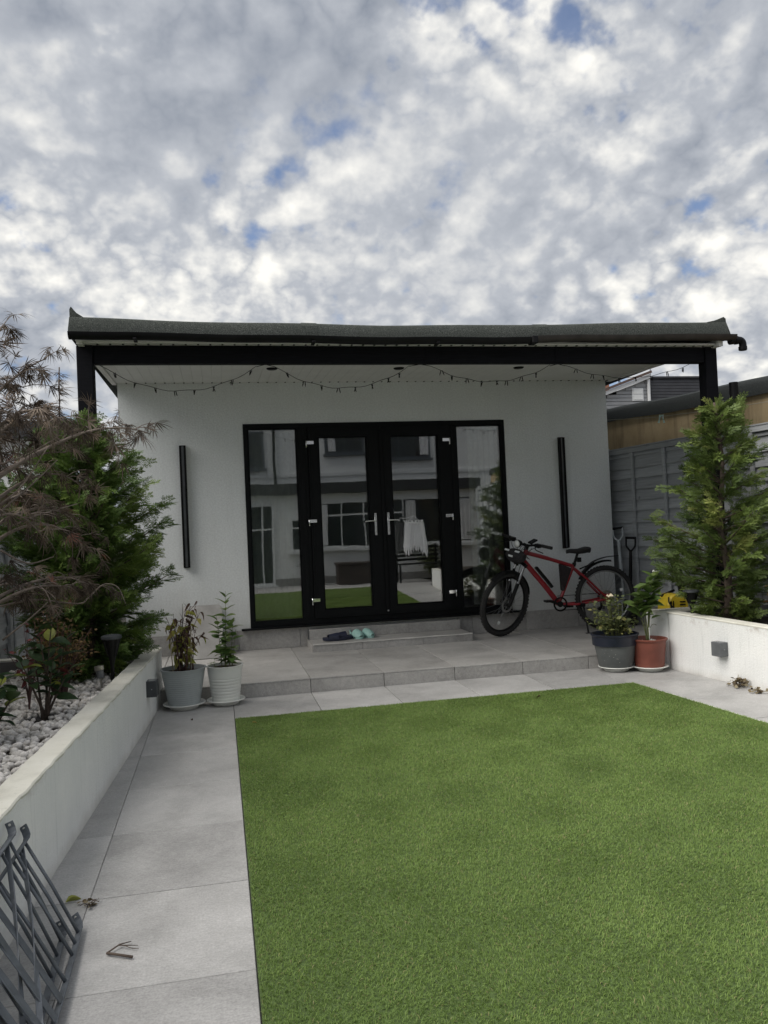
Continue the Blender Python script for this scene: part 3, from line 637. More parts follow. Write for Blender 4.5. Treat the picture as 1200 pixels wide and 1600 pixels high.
# raised verges at both ends, their front tips curl up
def verge(x0, s, ht):
    V = MB(); n_ = 10; rows_ = []
    for j in range(n_+1):
        y = lerp(yfront(x0)+.03, 3.6, j/n_); zb = ft(x0)-.01 if j < 4 else 3.25; zb = lerp(ft(x0)-.012, 3.26, j/n_); h = ht
        rows_.append([(x0, y, zb-.03), (x0, y, zb+h*.75), (x0+s*.012, y, zb+h), (x0+s*.05, y, zb+h*.45), (x0+s*.11, y, zb)])
    V.grid(rows_); V.add(rows_[0], [(0, 1, 2, 3, 4)]); obj('roof_verge', V, 'roof_felt', gr)
verge(-2.874, 1, .088); 
V = MB()   # right verge: a wider fold of felt rising to a point at the corner
rows_ = []
for j in range(11):
    y = lerp(yfront(2.93)+.02, 3.6, j/10); zb = lerp(ft(2.93)-.012, 3.26, j/10)
    rows_.append([(2.955, y, zb-.02), (2.952, y, zb+.035), (2.93, y, zb+.052), (2.86, y, zb+.022), (2.76, y, zb+.002)])
V.grid(rows_); V.add(rows_[0], [(0, 1, 2, 3, 4)]); obj('roof_verge', V, 'roof_felt', gr)
# gutter in two lengths, plus the loose elbow
def gutter(x0, x1, dz0, dz1, mname, n_=40):
    Pn = []; 
    for i in range(n_+1):
        x = lerp(x0, x1, i/n_); t = i/n_; yf = yfront(x)-.066; zc = fb(x)+lerp(dz0, dz1, t)
        ring = [(x, yf+.052*math.cos(a), zc+.052*math.sin(a)) for a in [math.pi+math.pi*q/8 for q in range(9)]]
        inn = [(x, yf+.047*math.cos(a), zc+.047*math.sin(a)+.001) for a in [2*math.pi-math.pi*q/8 for q in range(9)]]
        Pn.append(ring+inn+[ring[0]])
    g_ = MB().grid(Pn); g_.add(Pn[0][:-1], [tuple(range(17, -1, -1))]); g_.add(Pn[-1][:-1], [tuple(range(18))]); return obj('gutter', g_, mname, gr, 'auto')
gutter(-2.87, .965, -.002, -.005, 'gutter_black'); gutter(.95, 2.97, .002, .012, 'gutter_brown')
for x in (-2.38, -.98, .08): obj('gutter_bracket', MB().box((x-.014, yfront(x)-.122, fb(x)-.062), (x+.014, yfront(x)-.012, fb(x)-.045)), 'gutter_black', gr, bevel=.003)
obj('gutter_union', MB().box((.93, yfront(.95)-.125, fb(.95)-.062), (.985, yfront(.95)-.011, fb(.95)+.004)), 'gutter_black', gr, bevel=.006)
ge = MB(); ye = yfront(2.95)-.05; ge.tube(spline([(2.93, ye, 2.975), (3.0, ye, 2.985), (3.045, ye, 2.982), (3.066, ye, 2.955), (3.066, ye, 2.89)], 5), .034, 16); ge.tube([(2.985, ye, 2.983), (3.012, ye, 2.986)], .040, 16); ge.tube([(3.066, ye, 2.895), (3.066, ye, 2.925)], .039, 16)
obj('gutter_elbow', ge, 'gutter_black', gr, 'auto')
dp = MB(); yd = -2.13; dp.tube(spline([(2.80, yd, .1), (2.80, yd, 1.2), (2.80, yd, 2.3), (2.815, yd, 2.375), (2.86, yd, 2.395), (2.97, yd, 2.393)], 6), .036, 14); dp.tube([(2.93, yd, 2.393), (3.0, yd, 2.397), (3.008, yd, 2.42), (3.008, yd, 2.60)], .036, 14, False); dp.tube([(3.008, yd, 2.44), (3.008, yd, 2.605)], .041, 14); dp.tube([(2.86, yd, 2.395), (2.93, yd, 2.394)], .041, 14); dp.tube([(2.80, yd, 2.27), (2.803, yd, 2.345)], .042, 14)
obj('downpipe', dp, 'gutter_black', gr, 'auto')

# vertical wall lamps
for i, (x, lab) in enumerate(((-2.145, 'long black linear wall lamp left of the glazed doors'), (2.192, 'long black linear wall lamp right of the doors above the bicycle'))):
    t = thing('wall_lamp', lab, 'lamp', (x, 0, 1.04), 'linear wall lamps beside the doors')
    b = MB().box((x-.034, -.030, 1.045), (x+.034, -.0015, 2.355)); obj('lamp_body', b, 'light_black', t, bevel=.003)
    b = MB().box((x-.034, -.062, 1.05), (x-.013, -.0305, 2.35)).box((x+.013, -.062, 1.05), (x+.034, -.0305, 2.35)); obj('lamp_rail', b, 'light_black', t, bevel=.003)
    obj('diffuser', MB().box((x-.012, -.045, 1.055), (x+.012, -.0305, 2.345)), 'solar_glass', t)

# ================================================================== PLANTERS
PZ = .455
def planter_left():
    t = thing('planter', 'white rendered planter with pebbles and shrubs on the left', 'planter', (-2.5, -4, 0))
    ys = [-1.80, -3.2, -4.6, -6.0, -7.4, -9.0]; wb = MB()
    O = [(xl_face(y), y) for y in ys]; I = [(xl_face(y)-.118, y) for y in ys]; I[0] = (xl_face(-1.92)-.118, -1.92)
    poly = O+I[::-1]
    wb.prism([(p[0], p[1]) for p in poly[::-1]], -.02, PZ-.012); wb.prism([(-3.6, -1.92), (I[0][0], -1.92), (O[0][0], -1.80), (-3.6, -1.80)], -.02, PZ-.012)
    obj('wall', wb, 'planter_render', t)
    # worn cap with a slightly ragged front edge
    n_ = 120; rows_ = []
    for i in range(n_+1):
        y = lerp(-1.80, -9.0, i/n_); j = .004*math.sin(y*37)+.003*math.sin(y*91+1)+rnd.uniform(-.0025, .0025); xo = xl_face(y)+.003+j*.6; xi = xl_face(y)-.122; zz_ = PZ+.002*math.sin(y*23)
        rows_.append([(xo-.002, y, PZ-.016), (xo, y, zz_-.006), (xo-.006, y, zz_), (xi+.004, y, zz_+.001), (xi, y, PZ-.006), (xi, y, PZ-.011)])
    c_ = MB().grid(rows_); c_.add(rows_[0], [(5, 4, 3, 2, 1, 0)]); obj('cap', c_, 'planter_cap', t, 'auto')
    obj('cap', MB().box((-3.6, -1.918, PZ-.0115), (xl_face(-1.86)-.123, -1.802, PZ)), 'planter_cap', t, bevel=.003)
    lin = MB(); ln = [(xl_face(y)-.1185, y) for y in (-1.922, -9.0)]
    lin.add([(ln[0][0], ln[0][1], .1), (ln[1][0], ln[1][1], .1), (ln[1][0], ln[1][1], PZ-.014), (ln[0][0], ln[0][1], PZ-.014), (ln[0][0]-.006, ln[0][1], .1), (ln[1][0]-.006, ln[1][1], .1), (ln[1][0]-.006, ln[1][1], PZ-.014), (ln[0][0]-.006, ln[0][1], PZ-.014)], [(0, 1, 2, 3), (7, 6, 5, 4), (3, 2, 6, 7)])
    lin.box((-3.55, -1.93, .1), (ln[0][0]-.007, -1.9205, PZ-.014)); obj('liner_tile', lin, 'bed_liner', t)
    return t
planter_left()
obj('soil_bed', MB().prism([(-3.58, -9), (xl_face(-9)-.125, -9), (xl_face(-1.93)-.125, -1.931), (-3.58, -1.931)], -.02, .335), 'soil', kind='structure')
def zr(y): return .512+.026*(y+2.2)/1.4
def planter_right():
    t = thing('planter', 'white rendered planter with bright conifer on the right', 'planter', (2.4, -4, 0))
    ys = [-2.24, -2.28, -3.2, -4.6, -6.0, -7.4, -9.0]; wb = MB(); V = []
    for y in ys:
        xo = xr_face(y)+(.012 if y > -2.25 else 0); V.append([(xo, y, -.02), (xo, y, zr(y)-.010), (xo+.12, y, zr(y)-.010), (xo+.12, y, -.02)])
    wb.grid(V); wb.add(V[0], [(0, 1, 2, 3)])
    obj('wall', wb, 'planter_render', t)
    wb = MB().prism([(2.045, -2.03), (2.055, -2.10), (xr_face(-2.24)+.010, -2.2385), (xr_face(-2.24)+.13, -2.2385), (3.27, -2.17), (3.27, -2.03)], -.02, zr(-2.2)-.010); obj('end_wall', wb, 'planter_render', t)
    rows_ = []
    for i in range(91):
        y = lerp(-2.24, -9.0, i/90); xo = xr_face(y)-.003+.001*math.sin(y*41); xi = xr_face(y)+.122; z = zr(y)
        rows_.append([(xo+.001, y, z-.014), (xo, y, z-.005), (xo+.005, y, z), (xi-.004, y, z), (xi, y, z-.009)])
    c_ = MB().grid(rows_); obj('cap', c_, 'planter_cap', t, 'auto')
    obj('cap', MB().prism([(3.265, -2.027), (2.041, -2.027), (2.051, -2.10), (xr_face(-2.24)-.002, -2.2385), (xr_face(-2.24)+.125, -2.2385), (3.265, -2.172)], zr(-2.2)-.0095, zr(-2.2)+.001, .003), 'planter_cap', t)
    lin = MB().prism([(xr_face(-2.3)+.14, -2.246), (3.26, -2.18), (3.26, -2.173), (xr_face(-2.3)+.14, -2.2395)], .1, zr(-2.2)-.012); obj('liner_tile', lin, 'bed_liner', t)
planter_right()
obj('soil_bed', MB().prism([(xr_face(-9)+.121, -9), (xr_face(-9)+1.0, -9), (3.27, -2.251), (xr_face(-2.25)+.121, -2.251)], -.02, .40), 'soil', kind='structure')

def cube_lamp(name, lab, c, nx, mname):
    t = thing(name, lab, 'lamp', c, 'cube lamps on the planter walls'); x, y, z = c
    M = Matrix.Translation(c) @ Matrix.Rotation(math.atan2(.063, 1)*-1 if nx > 0 else .125, 4, 'Z')
    b = MB().box((-.004 if nx > 0 else -.075, -.055, -.058), (.075 if nx > 0 else .004, .055, .058), M); obj('lamp_body', b, mname, t, bevel=.003)
    xx0, xx1 = (.012, .066) if nx > 0 else (-.066, -.012)
    b = MB().box((xx0, -.045, .0585), (xx1, .045, .0605), M); obj('lens', b, 'solar_glass', t)
    b = MB()
    for yy in (-.056,): b.ball(M @ Vector(((xx0+xx1)/2, yy, 0)), .004, 6, 5)
    obj('screw', b, 'bike_grey_metal', t)
cube_lamp('planter_lamp', 'dark grey box lamp on the left planter wall', (xl_face(-2.62), -2.62, .268), 1, 'lamp_dark')
cube_lamp('planter_lamp', 'weathered grey box lamp on the right planter wall', (xr_face(-2.93), -2.93, .268), -1, 'lamp_grey')

# pebbles on the left bed
peb = thing('pebble_bed', 'white pebbles covering the left planter bed', None, (0, 0, 0), kind='structure')
def pebble_geo(seed):
    b = bmesh.new(); bmesh.ops.create_icosphere(b, subdivisions=2 if seed < 0 else 1, radius=1); q = random.Random(seed); s_ = (1, q.uniform(.65, .95), q.uniform(.45, .68)); ph = [q.uniform(0, 6) for _ in range(3)]
    for v in b.verts:
        k = 1+.10*math.sin(3*v.co.x+ph[0])+.09*math.sin(3.3*v.co.y+ph[1])+.07*math.sin(4*v.co.z+ph[2]); v.co = Vector((v.co.x*s_[0]*k, v.co.y*s_[1]*k, v.co.z*s_[2]*k))
    V = np.array([v.co[:] for v in b.verts]); F = np.array([[v.index for v in f.verts] for f in b.faces]); b.free(); return V, F
PG = [pebble_geo(i) for i in range(7)]
PM = [fast_mesh('pebble', V, F, 'pebble', None, True) for V, F in PG]
spots = []
sp_ = .040
ny = int(4.7/sp_); nx_ = int(1.0/sp_)
for i in range(ny):
    for j in range(nx_):
        y = -1.96-i*sp_-rnd.uniform(0, sp_)*.9; x = xl_face(y)-.145-j*sp_-rnd.uniform(0, sp_)*.9
        if (x+2.845)**2+((y+3.78)*.7)**2 < .10**2 and rnd.random() < .95: continue
        r = rnd.choice((.020, .022, .024, .026, .030, .034)); spots.append((x, y, .335+r*.45+rnd.uniform(0, .018), r))
        if rnd.random() < .16: spots.append((x+.01, y+.015, .362+r*.5, r*.9))
def project(p):
    d = Vector(p)-CAM; z = d.dot(fw); return 600+1250*d.dot(CR)/z, 800-1250*d.dot(CU)/z, z
vis = []
rest = []
for s_ in spots:
    u, v, z = project(s_[:3]); (vis if (0 < u < 215 and v < 1300 and s_[1] > -5.6) else rest).append((s_[3]/z, s_))
vis.sort(reverse=True); near = vis[:300]; rest += vis[300:]
def pmat(s_):
    return Matrix.Translation(s_[:3]) @ Matrix.Rotation(rnd.uniform(0, 6.28), 4, 'Z') @ Matrix.Rotation(rnd.gauss(0, .35), 4, 'X') @ Matrix.Scale(s_[3], 4)
for _, s_ in near: place('pebble', rnd.choice(PM), peb, pmat(s_))
VV, FF, TT = [], [], []; o_ = 0
for _, s_ in rest:
    V, F = rnd.choice(PG); M = np.array(pmat(s_)); VV.append(V @ M[:3, :3].T+M[:3, 3]); FF.append(F+o_); o_ += len(V); TT.append(np.full(len(V), rnd.random()))
fast_obj('pebbles', np.concatenate(VV), np.concatenate(FF), 'pebble_mass', peb, np.concatenate(TT), True, kind='stuff')
obj('weed_membrane', MB().prism([(-2.95+.1*math.cos(a)*1.1+.1, -3.78+.14*math.sin(a)) for a in [i*.628 for i in range(10)]], .334, .345), 'black_membrane', peb)

# ================================================================== FENCES AND NEIGHBOURS
def fence_panel(x0, y0, x1, y1, z0, z1, side, fence, nbat=4):
    """overlap panel from (x0,y0) to (x1,y1); boards and battens on the `side` face"""
    t = thing('fence_panel', None, None, (0, 0, 0)); t.parent = fence; ORI[t.name] = Vector((0, 0, 0))
    d = Vector((x1-x0, y1-y0, 0)); ln = d.length; d.normalize(); nrm = Vector((-d.y, d.x, 0))*side
    def M(s, h): return Matrix(((d.x, nrm.x, 0, x0+d.x*s), (d.y, nrm.y, 0, y0+d.y*s), (0, 0, 1, h), (0, 0, 0, 1)))
    h = z0+.02; k = 0
    while h < z1-.06:
        bh = rnd.uniform(.118, .15); top = min(h+bh+.02, z1-.01)
        wob = [rnd.uniform(-.006, .006) for _ in range(7)]; v = []; ns = 6
        for i in range(ns+1):
            s = ln*i/ns; v += [(s, .034, h+wob[i]), (s, .004, top), (s, -.006, top), (s, .022, h+wob[i])]
        f = [(i*4+j, i*4+4+j, i*4+4+(j+1) % 4, i*4+(j+1) % 4) for i in range(ns) for j in range(4)] + [(0, 1, 2, 3), tuple(ns*4+j for j in (3, 2, 1, 0))]
        mm = M(0, 0); obj('board', MB().add([mm @ Vector(p) for p in v], f), 'fence_paint', t); h += bh
    for i in range(nbat):
        s = lerp(.02, ln-.06, i/(nbat-1)); obj('batten', MB().box((s, .0355, z0+.02), (s+.045, .060, z1-.056), M(0, 0)), 'fence_paint', t, bevel=.003)
    obj('rail', MB().box((0, .0352, z1-.055), (ln, .060, z1-.002), M(0, 0)), 'fence_paint', t, bevel=.003); obj('rail', MB().box((-.005, -.02, z1-.001), (ln+.005, .066, z1+.016), M(0, 0)), 'fence_paint', t, bevel=.003)
    obj('gravel_board', MB().box((0, -.02, 0), (ln, .02, z0+.015), M(0, 0)), 'slab_grey', t)
def fx(y): return 2.97-.13*y
ysf = [2.3, .37, -1.45, -3.27, -5.09, -6.91, -8.73, -10.5]
fr_right = thing('garden_fence', 'grey overlap panel fence behind the tools and bright conifer on the right', 'fence', (0, 0, 0))
for i in range(6):
    a, b = ysf[i], ysf[i+1]
    fence_panel(fx(a-.03), a-.03, fx(b+.03), b+.03, .33, 2.185, -1, fr_right)
    obj('fence_post', MB().box((fx(b)-.045+.03, b-.045, 0), (fx(b)+.075, b+.045, 2.235)), 'fence_paint', fr_right, bevel=.004)
yl = [4.3, 2.45, .6, -1.25, -3.1, -4.95, -6.8, -8.65, -10.5]
fr_left = thing('garden_fence', 'grey overlap panel fence seen through the purple maple on the left', 'fence', (0, 0, 0))
for i in range(8):
    a, b = yl[i], yl[i+1]
    fence_panel(-3.66, b+.03, -3.66, a-.03, .25, 1.80, -1, fr_left)
    obj('fence_post', MB().box((-3.71, b-.045, 0), (-3.61, b+.045, 1.86)), 'fence_paint', fr_left, bevel=.004)
# neighbour's ochre outbuilding with felt parapet on the right
nb = thing('neighbour_outbuilding', 'ochre rendered outbuilding with dark felt parapet beyond the right fence', 'outbuilding', (3.5, 0, 0))
def nx(y): return 3.33-.13*y
w = MB(); w.add([(nx(3.2), 3.2, 0), (nx(-9), -9, 0), (nx(-9), -9, 2.62), (nx(3.2), 3.2, 2.68), (nx(3.2)+4, 3.2, 0), (nx(-9)+4, -9, 0), (nx(-9)+4, -9, 2.62), (nx(3.2)+4, 3.2, 2.68)], [(0, 1, 2, 3), (3, 2, 6, 7), (0, 3, 7, 4), (1, 5, 6, 2), (4, 7, 6, 5)])
obj('wall', w, 'ochre_render', nb)
rows_ = []
for i in range(61):
    y = lerp(3.25, -9, i/60); x = nx(y); zt = float(np.interp(y, [-9, -1.9, -.46, .74, 3.25], [2.66, 2.722, 2.765, 2.806, 2.83]))+.006*math.sin(y*3.1); zb = float(np.interp(y, [-9, -1.9, -.94, .76, 3.25], [2.50, 2.552, 2.556, 2.628, 2.66]))+.006*math.sin(y*4.3)
    rows_.append([(x-.002, y, zb), (x-.035, y, zb-.004), (x-.030, y, lerp(zb, zt, .6)), (x-.012, y, zt-.03), (x+.03, y, zt-.006), (x+.10, y, zt), (x+.5, y, zt-.03), (x+3.9, y, zt-.05)])
obj('parapet_felt', MB().grid(rows_), 'parapet_felt', nb, 'auto')
# far houses
fh = thing('loft_house', 'distant house with grey clad loft dormer and brick chimney', 'house', (14, 18, 0))
yh = 18.0
obj('wall', MB().box((11.5, yh, 0), (13.95, yh+6, 6.0)).add([(10.5, yh, 5.2), (13.93, yh, 5.2), (13.93, yh, 6.42), (10.5, yh, 5.25), (10.5, yh+6, 5.2), (13.93, yh+6, 5.2), (13.93, yh+6, 6.42), (10.5, yh+6, 5.25)], [(0, 1, 2, 3), (7, 6, 5, 4), (2, 6, 7, 3), (1, 5, 6, 2)]), 'clad_pale', fh)
for k in range(9):
    z = 5.22+k*.13; obj('cladding_board', MB().box((max(10.6, 10.5+(z+.11-5.25)/1.17*3.43), yh-.03, z), (13.9, yh-.001, z+.112)), 'clad_pale', fh)
obj('dormer', MB().box((13.97, yh-.05, 3.0), (16.45, yh+5, 6.42)), 'clad_dark', fh)
for k in range(14):
    z = 4.85+k*.11; obj('cladding_board', MB().box((14.0, yh-.09, z), (16.43, yh-.051, z+.095)), 'clad_dark', fh)
obj('dormer_roof', MB().box((13.9, yh-.15, 6.425), (16.55, yh+5, 6.50)), 'house_roof_dark', fh)
rv = MB().bar([(10.4, yh-.1, 5.30), (13.96, yh-.1, 6.52)], .14, .2, (0, 0, 1)); obj('barge_board', rv, 'trim_white', fh)
rv = MB().bar([(10.4, yh-.02, 5.42), (13.96, yh-.02, 6.66)], .09, .5, (0, 0, 1)); obj('roof', rv, 'roof_tile', fh)
wn_ = obj('window', MB().box((13.25, yh-.06, 5.62), (13.7, yh-.031, 6.08)), 'trim_white', fh)
obj('window_pane', MB().box((13.30, yh-.075, 5.87), (13.65, yh-.061, 6.04)).box((13.30, yh-.075, 5.66), (13.65, yh-.061, 5.83)), 'lamp_lens', wn_)
obj('drainpipe', MB().tube([(13.90, yh-.1, 4.5), (13.90, yh-.1, 6.4)], .06, 8), 'trim_white', fh)
ch = MB().box((12.9, yh+2.5, 5.8), (13.7, yh+3.1, 6.95)); ob_ = obj('chimney', ch, 'brick_red', fh)
for x in (13.1, 13.5): obj('chimney_pot', MB().lathe([(.11, 6.95), (.09, 7.16)], (x, yh+2.8, 0), 12), 'brick_red', ob_)
obj('aerial', MB().tube([(14.35, yh+.5, 6.4), (14.35, yh+.5, 7.35)], .02, 6), 'bike_grey_metal', fh)
obj('hip_roof', MB().add([(15.5, yh+1, 6.3), (18.5, yh+1, 5.2), (16.5, yh+3, 7.0), (15.2, yh+4, 6.3)], [(0, 1, 2), (0, 2, 3)]).add([(15.5, yh+1, 6.2), (18.5, yh+1, 5.1), (16.5, yh+3, 6.9), (15.2, yh+4, 6.2)], [(2, 1, 0), (3, 2, 0)]), 'roof_tile', fh)
lb = thing('neighbour_shed', 'white walled outbuilding with dark roof beyond the left fence', 'shed', (-6.5, 6.5, 0))
obj('wall', MB().box((-10, 5.2, 0), (-4.55, 8, 3.10)), 'hedge_wall_white', lb); obj('roof', MB().box((-10.1, 5.0, 3.102), (-4.4, 8.2, 3.36)), 'house_roof_dark', lb)

# the main house behind the viewpoint, seen mirrored in the glass
mh = thing('main_house', 'white rendered main house with flat roofed extension reflected in the glass', 'house', (1, -12, 0))
YH = -11.72
obj('extension_wall', MB().box((-3.7, YH-2.6, 0), (5.0, YH, 2.32)), 'house_white', mh)
obj('flat_roof', MB().box((-3.85, YH-2.6, 2.321), (5.1, YH+.22, 2.60)), 'house_roof_dark', mh)
obj('upper_wall', MB().box((-3.7, YH-8, 0), (8, YH-2.601, 5.6)), 'house_white', mh)
obj('roof', MB().add([(-4, YH-2.3, 5.6), (8.3, YH-2.3, 5.6), (8.3, YH-5.5, 7.6), (-4, YH-5.5, 7.6), (-4, YH-8.5, 5.6), (8.3, YH-8.5, 5.6)], [(0, 1, 2, 3), (3, 2, 5, 4), (0, 3, 4), (1, 5, 2)]), 'roof_tile', mh)
def house_window(x0, x1, z0, z1, y, bars, mname='trim_white'):
    f_ = obj('window', MB().box((x0, y, z0), (x1, y+.05, z1)), mname, mh)
    xs_ = [x0+.05]+[x for x in bars]+[x1-.05]
    for a, b in zip(xs_[:-1], xs_[1:]):
        zs = [(z0+.06, z1-.06)] if b-a > .9 else [(z0+.06, lerp(z0, z1, .68)), (lerp(z0, z1, .68)+.05, z1-.06)]
        for q0, q1 in zs: obj('pane', MB().box((a+.02, y+.0505, q0), (b-.02, y+.056, q1)), 'house_window_glass', f_)
    obj('sill', MB().box((x0-.06, y, z0-.07), (x1+.06, y+.13, z0-.001)), mname, f_)
house_window(.72, 2.35, .90, 2.12, YH+.001, [1.35, 1.95]); house_window(2.62, 4.85, .90, 2.15, YH+.001, [2.95]); house_window(-.02, .30, .86, 1.72, YH+.001, [])
house_window(-1.05, -.42, .05, 2.1, YH+.001, [-.72]); house_window(-1.35, -.43, 3.22, 4.3, YH-2.6, [], 'frame_grey'); house_window(1.3, 2.5, 3.6, 4.6, YH-2.6, [1.9], 'frame_grey'); house_window(3.0, 4.5, 3.4, 4.5, YH-2.6, [3.5, 4.0], 'frame_grey')
sbx = thing('storage_box', 'dark brown garden storage box by the reflected house wall', 'storage box', (1.45, -10.9, 0))
obj('box_body', MB().box((1.05, -11.2, 0), (1.95, -10.75, .48)), 'box_brown', sbx, bevel=.01); obj('lid', MB().box((1.02, -11.23, .482), (1.98, -10.72, .55)), 'box_brown', sbx, bevel=.012)

# ================================================================== PLANTS
def euler_np(a, b, c): return np.array(Matrix.Rotation(c, 3, 'Z') @ Matrix.Rotation(b, 3, 'Y') @ Matrix.Rotation(a, 3, 'X'))
def frond_geo(seed, pairs=7):
    """flat scale-leaf spray along +x, in the xy plane: stem, side twigs, short tips"""
    q = random.Random(seed); V, F = [], []
    def diamond(a, b, w):
        a = Vector(a); b = Vector(b); d = b-a; s_ = Vector((-d.y, d.x, 0)).normalized()*w; m_ = a.lerp(b, .55); o = len(V)
        V.extend([a, m_+s_, b, m_-s_]); F.append((o, o+1, o+2)); F.append((o, o+2, o+3))
    diamond((0, 0, 0), (1, 0, 0), .020)
    for i in range(pairs):
        t = .10+.85*i/pairs
        for sd in (-1, 1):
            ln = (.40*(1-t)**.6+.10)*q.uniform(.6, 1.2); a = rad(q.uniform(30, 50)); p = Vector((t+(.04 if sd > 0 else 0), 0, q.uniform(-.02, .02))); d = Vector((math.cos(a), sd*math.sin(a), q.uniform(-.15, .15)))
            e_ = p+d*ln; diamond(p, e_, .019)
            for k in (.35, .6, .8):
                for s2 in (-1, 1):
                    a2 = a*sd+s2*rad(42); pp = p.lerp(e_, k); l2 = ln*.42*(1.2-k)*q.uniform(.6, 1.25)
                    diamond(pp, pp+Vector((math.cos(a2), math.sin(a2), q.uniform(-.2, .2)))*l2, .018)
    return np.array([v[:] for v in V]), np.array(F)
FG = [frond_geo(i) for i in range(5)]
def fronds(items):
    """items: (position, direction, roll, size, droop, tint)"""
    VV, FF, TT = [], [], []; o = 0
    for p, d, rl, sz, droop, t in items:
        V, F = FG[rnd.randrange(5)]; V = V.copy(); V[:, 2] -= droop*V[:, 0]**2
        d = Vector(d).normalized(); a = Vector((0, 0, 1)) if abs(d.z) < .95 else Vector((1, 0, 0)); y = a.cross(d).normalized(); z = d.cross(y)
        R = Matrix((d, y, z)).transposed() @ Matrix.Rotation(rl, 3, 'X'); VV.append((V*sz) @ np.array(R).T+np.array(p)); FF.append(F+o); o += len(V); TT.append(np.clip(t+NR.normal(0, .06, len(V)), 0, 1))
    return np.concatenate(VV), np.concatenate(FF), np.concatenate(TT)
def thuja(name, lab, base, top, prof, mname, nbr, seed, extra=(), size=.15):
    """prof(t, azimuth) -> reach of the branches at height fraction t"""
    q = random.Random(seed); t = thing(name, lab, 'conifer', base); B = Vector(base)
    tr_ = MB().tube([B+Vector((.02*math.sin(i*1.3), .02*math.cos(i*1.7), (top-B.z)*i/8)) for i in range(9)], [.032*(1-i/9)+.006 for i in range(9)], 8)
    items = []
    for k in range(nbr):
        h = (k+.5)/nbr; az = k*2.39996+q.uniform(-.4, .4); R = prof(h, az)*q.uniform(.55, 1.22); z = lerp(B.z+.03, top-.05, h); rise = lerp(.25, .75, h)
        p0_ = Vector((B.x, B.y, z-R*rise*.6)); tip = Vector((B.x+R*math.cos(az), B.y+R*math.sin(az), z+R*rise*.4)); mid = p0_.lerp(tip, .5)+Vector((0, 0, -.04*R))
        pts = bez([p0_, mid, tip], 6); tr_.tube(pts, [.009*(1-.8*i/6)+.001 for i in range(7)], 5)
        nf_ = max(6, int(8+R*46)); tone = q.gauss(.45, .2)
        for j in range(nf_):
            s_ = .06+.94*(j/nf_)**.8+q.uniform(-.03, .03); s_ = min(s_, 1.0); p = p0_.lerp(tip, s_)+Vector((q.gauss(0, .022), q.gauss(0, .022), q.gauss(0, .022))); d = (tip-p0_).normalized(); spread = .85*(1-.5*s_)
            a2 = az+q.uniform(-spread, spread); dd = Vector((math.cos(a2), math.sin(a2), q.uniform(-.05, .75))).lerp(d, .35)
            items.append((p, dd, q.uniform(-1.6, 1.6), size*q.uniform(.65, 1.2)*(1.05-.25*s_), q.uniform(.0, .55), tone+q.gauss(0, .12)))
    items += [tuple(x) for x in extra]
    for k in range(10): items.append((Vector((B.x+q.gauss(0, .015), B.y+q.gauss(0, .015), top-.16+.014*k)), (q.gauss(0, .35), q.gauss(0, .35), 1), q.uniform(0, 3), size*.8, .1, .6))
    V, F, T = fronds(items); obj('trunk', tr_, 'bark', t, True); fast_obj('crown', V, F, mname, t, T, kind='stuff'); return t
def tprofL(h, az): return float(np.interp(h, [0, .08, .3, .55, .72, .86, 1], [.26, .38, .52, .58, .49, .30, .06]))
thuja('conifer', 'dense dark green conifer bush behind the maple by the left wall', (-2.80, -2.42, .34), 2.32, tprofL, 'thuja_leaf', 185, 3, size=.15)
def tprofR(h, az):
    r = float(np.interp(h, [0, .08, .2, .38, .5, .62, .75, .88, 1], [.24, .38, .48, .54, .41, .45, .29, .15, .04]))
    if .30 < h < .52: r *= 1+.28*max(0, math.cos(az-math.pi*1.05))
    return r
thuja('conifer', 'bright green conifer in the right planter before the fence', (2.55, -2.52, .40), 2.36, tprofR, 'thuja_leaf_bright', 82, 5,
      extra=[(Vector((2.78+.02*math.sin(k), -2.5, 1.85+.028*k)), (.25+.2*math.sin(k*2.1), .2*math.cos(k*1.3), 1), k*.7, .17, .1, .55) for k in range(17)], size=.15)

# weeping purple maple on the left
def leaf_fan_geo(seed):
    q = random.Random(seed); V, F = [], []
    for k in range(7):
        a = rad(-54+18*k+q.uniform(-7, 7)); ln = (1-.075*abs(k-3)**1.3)*q.uniform(.85, 1.1); o = len(V); d = Vector((math.cos(a), math.sin(a), 0)); s_ = Vector((-d.y, d.x, 0)); dr = q.uniform(.35, .85); cv = q.uniform(-.2, .2)
        for i, (t, w) in enumerate(((0, .010), (.3, .028), (.65, .026), (1, .0))):
            c = d*ln*t+s_*cv*t*t+Vector((0, 0, -dr*t*t*ln))
            V += [c+s_*w, c-s_*w] if w else [c]
        F += [(o, o+1, o+3), (o, o+3, o+2), (o+2, o+3, o+5), (o+2, o+5, o+4), (o+4, o+5, o+6)]
    return np.array([v[:] for v in V]), np.array(F)
LG = [leaf_fan_geo(i) for i in range(6)]
def fans(items, GEO):
    VV, FF, TT = [], [], []; o = 0
    for p, d, rl, sz, t in items:
        V, F = GEO[rnd.randrange(len(GEO))]; d = Vector(d).normalized(); a = Vector((0, 0, 1)) if abs(d.z) < .95 else Vector((1, 0, 0)); y = a.cross(d).normalized(); z = d.cross(y)
        R = Matrix((d, y, z)).transposed() @ Matrix.Rotation(rl, 3, 'X'); VV.append((V*sz) @ np.array(R).T+np.array(p)); FF.append(F+o); o += len(V); TT.append(np.full(len(V), min(1, max(0, t))))
    return np.concatenate(VV), np.concatenate(FF), np.concatenate(TT)
mp = thing('maple_tree', 'weeping purple maple with thin feathery leaves over the left planter', 'tree', (-3.22, -4.15, .34))
q = random.Random(21); T0 = Vector((-3.22, -4.15, .34)); wood = MB(); items = []
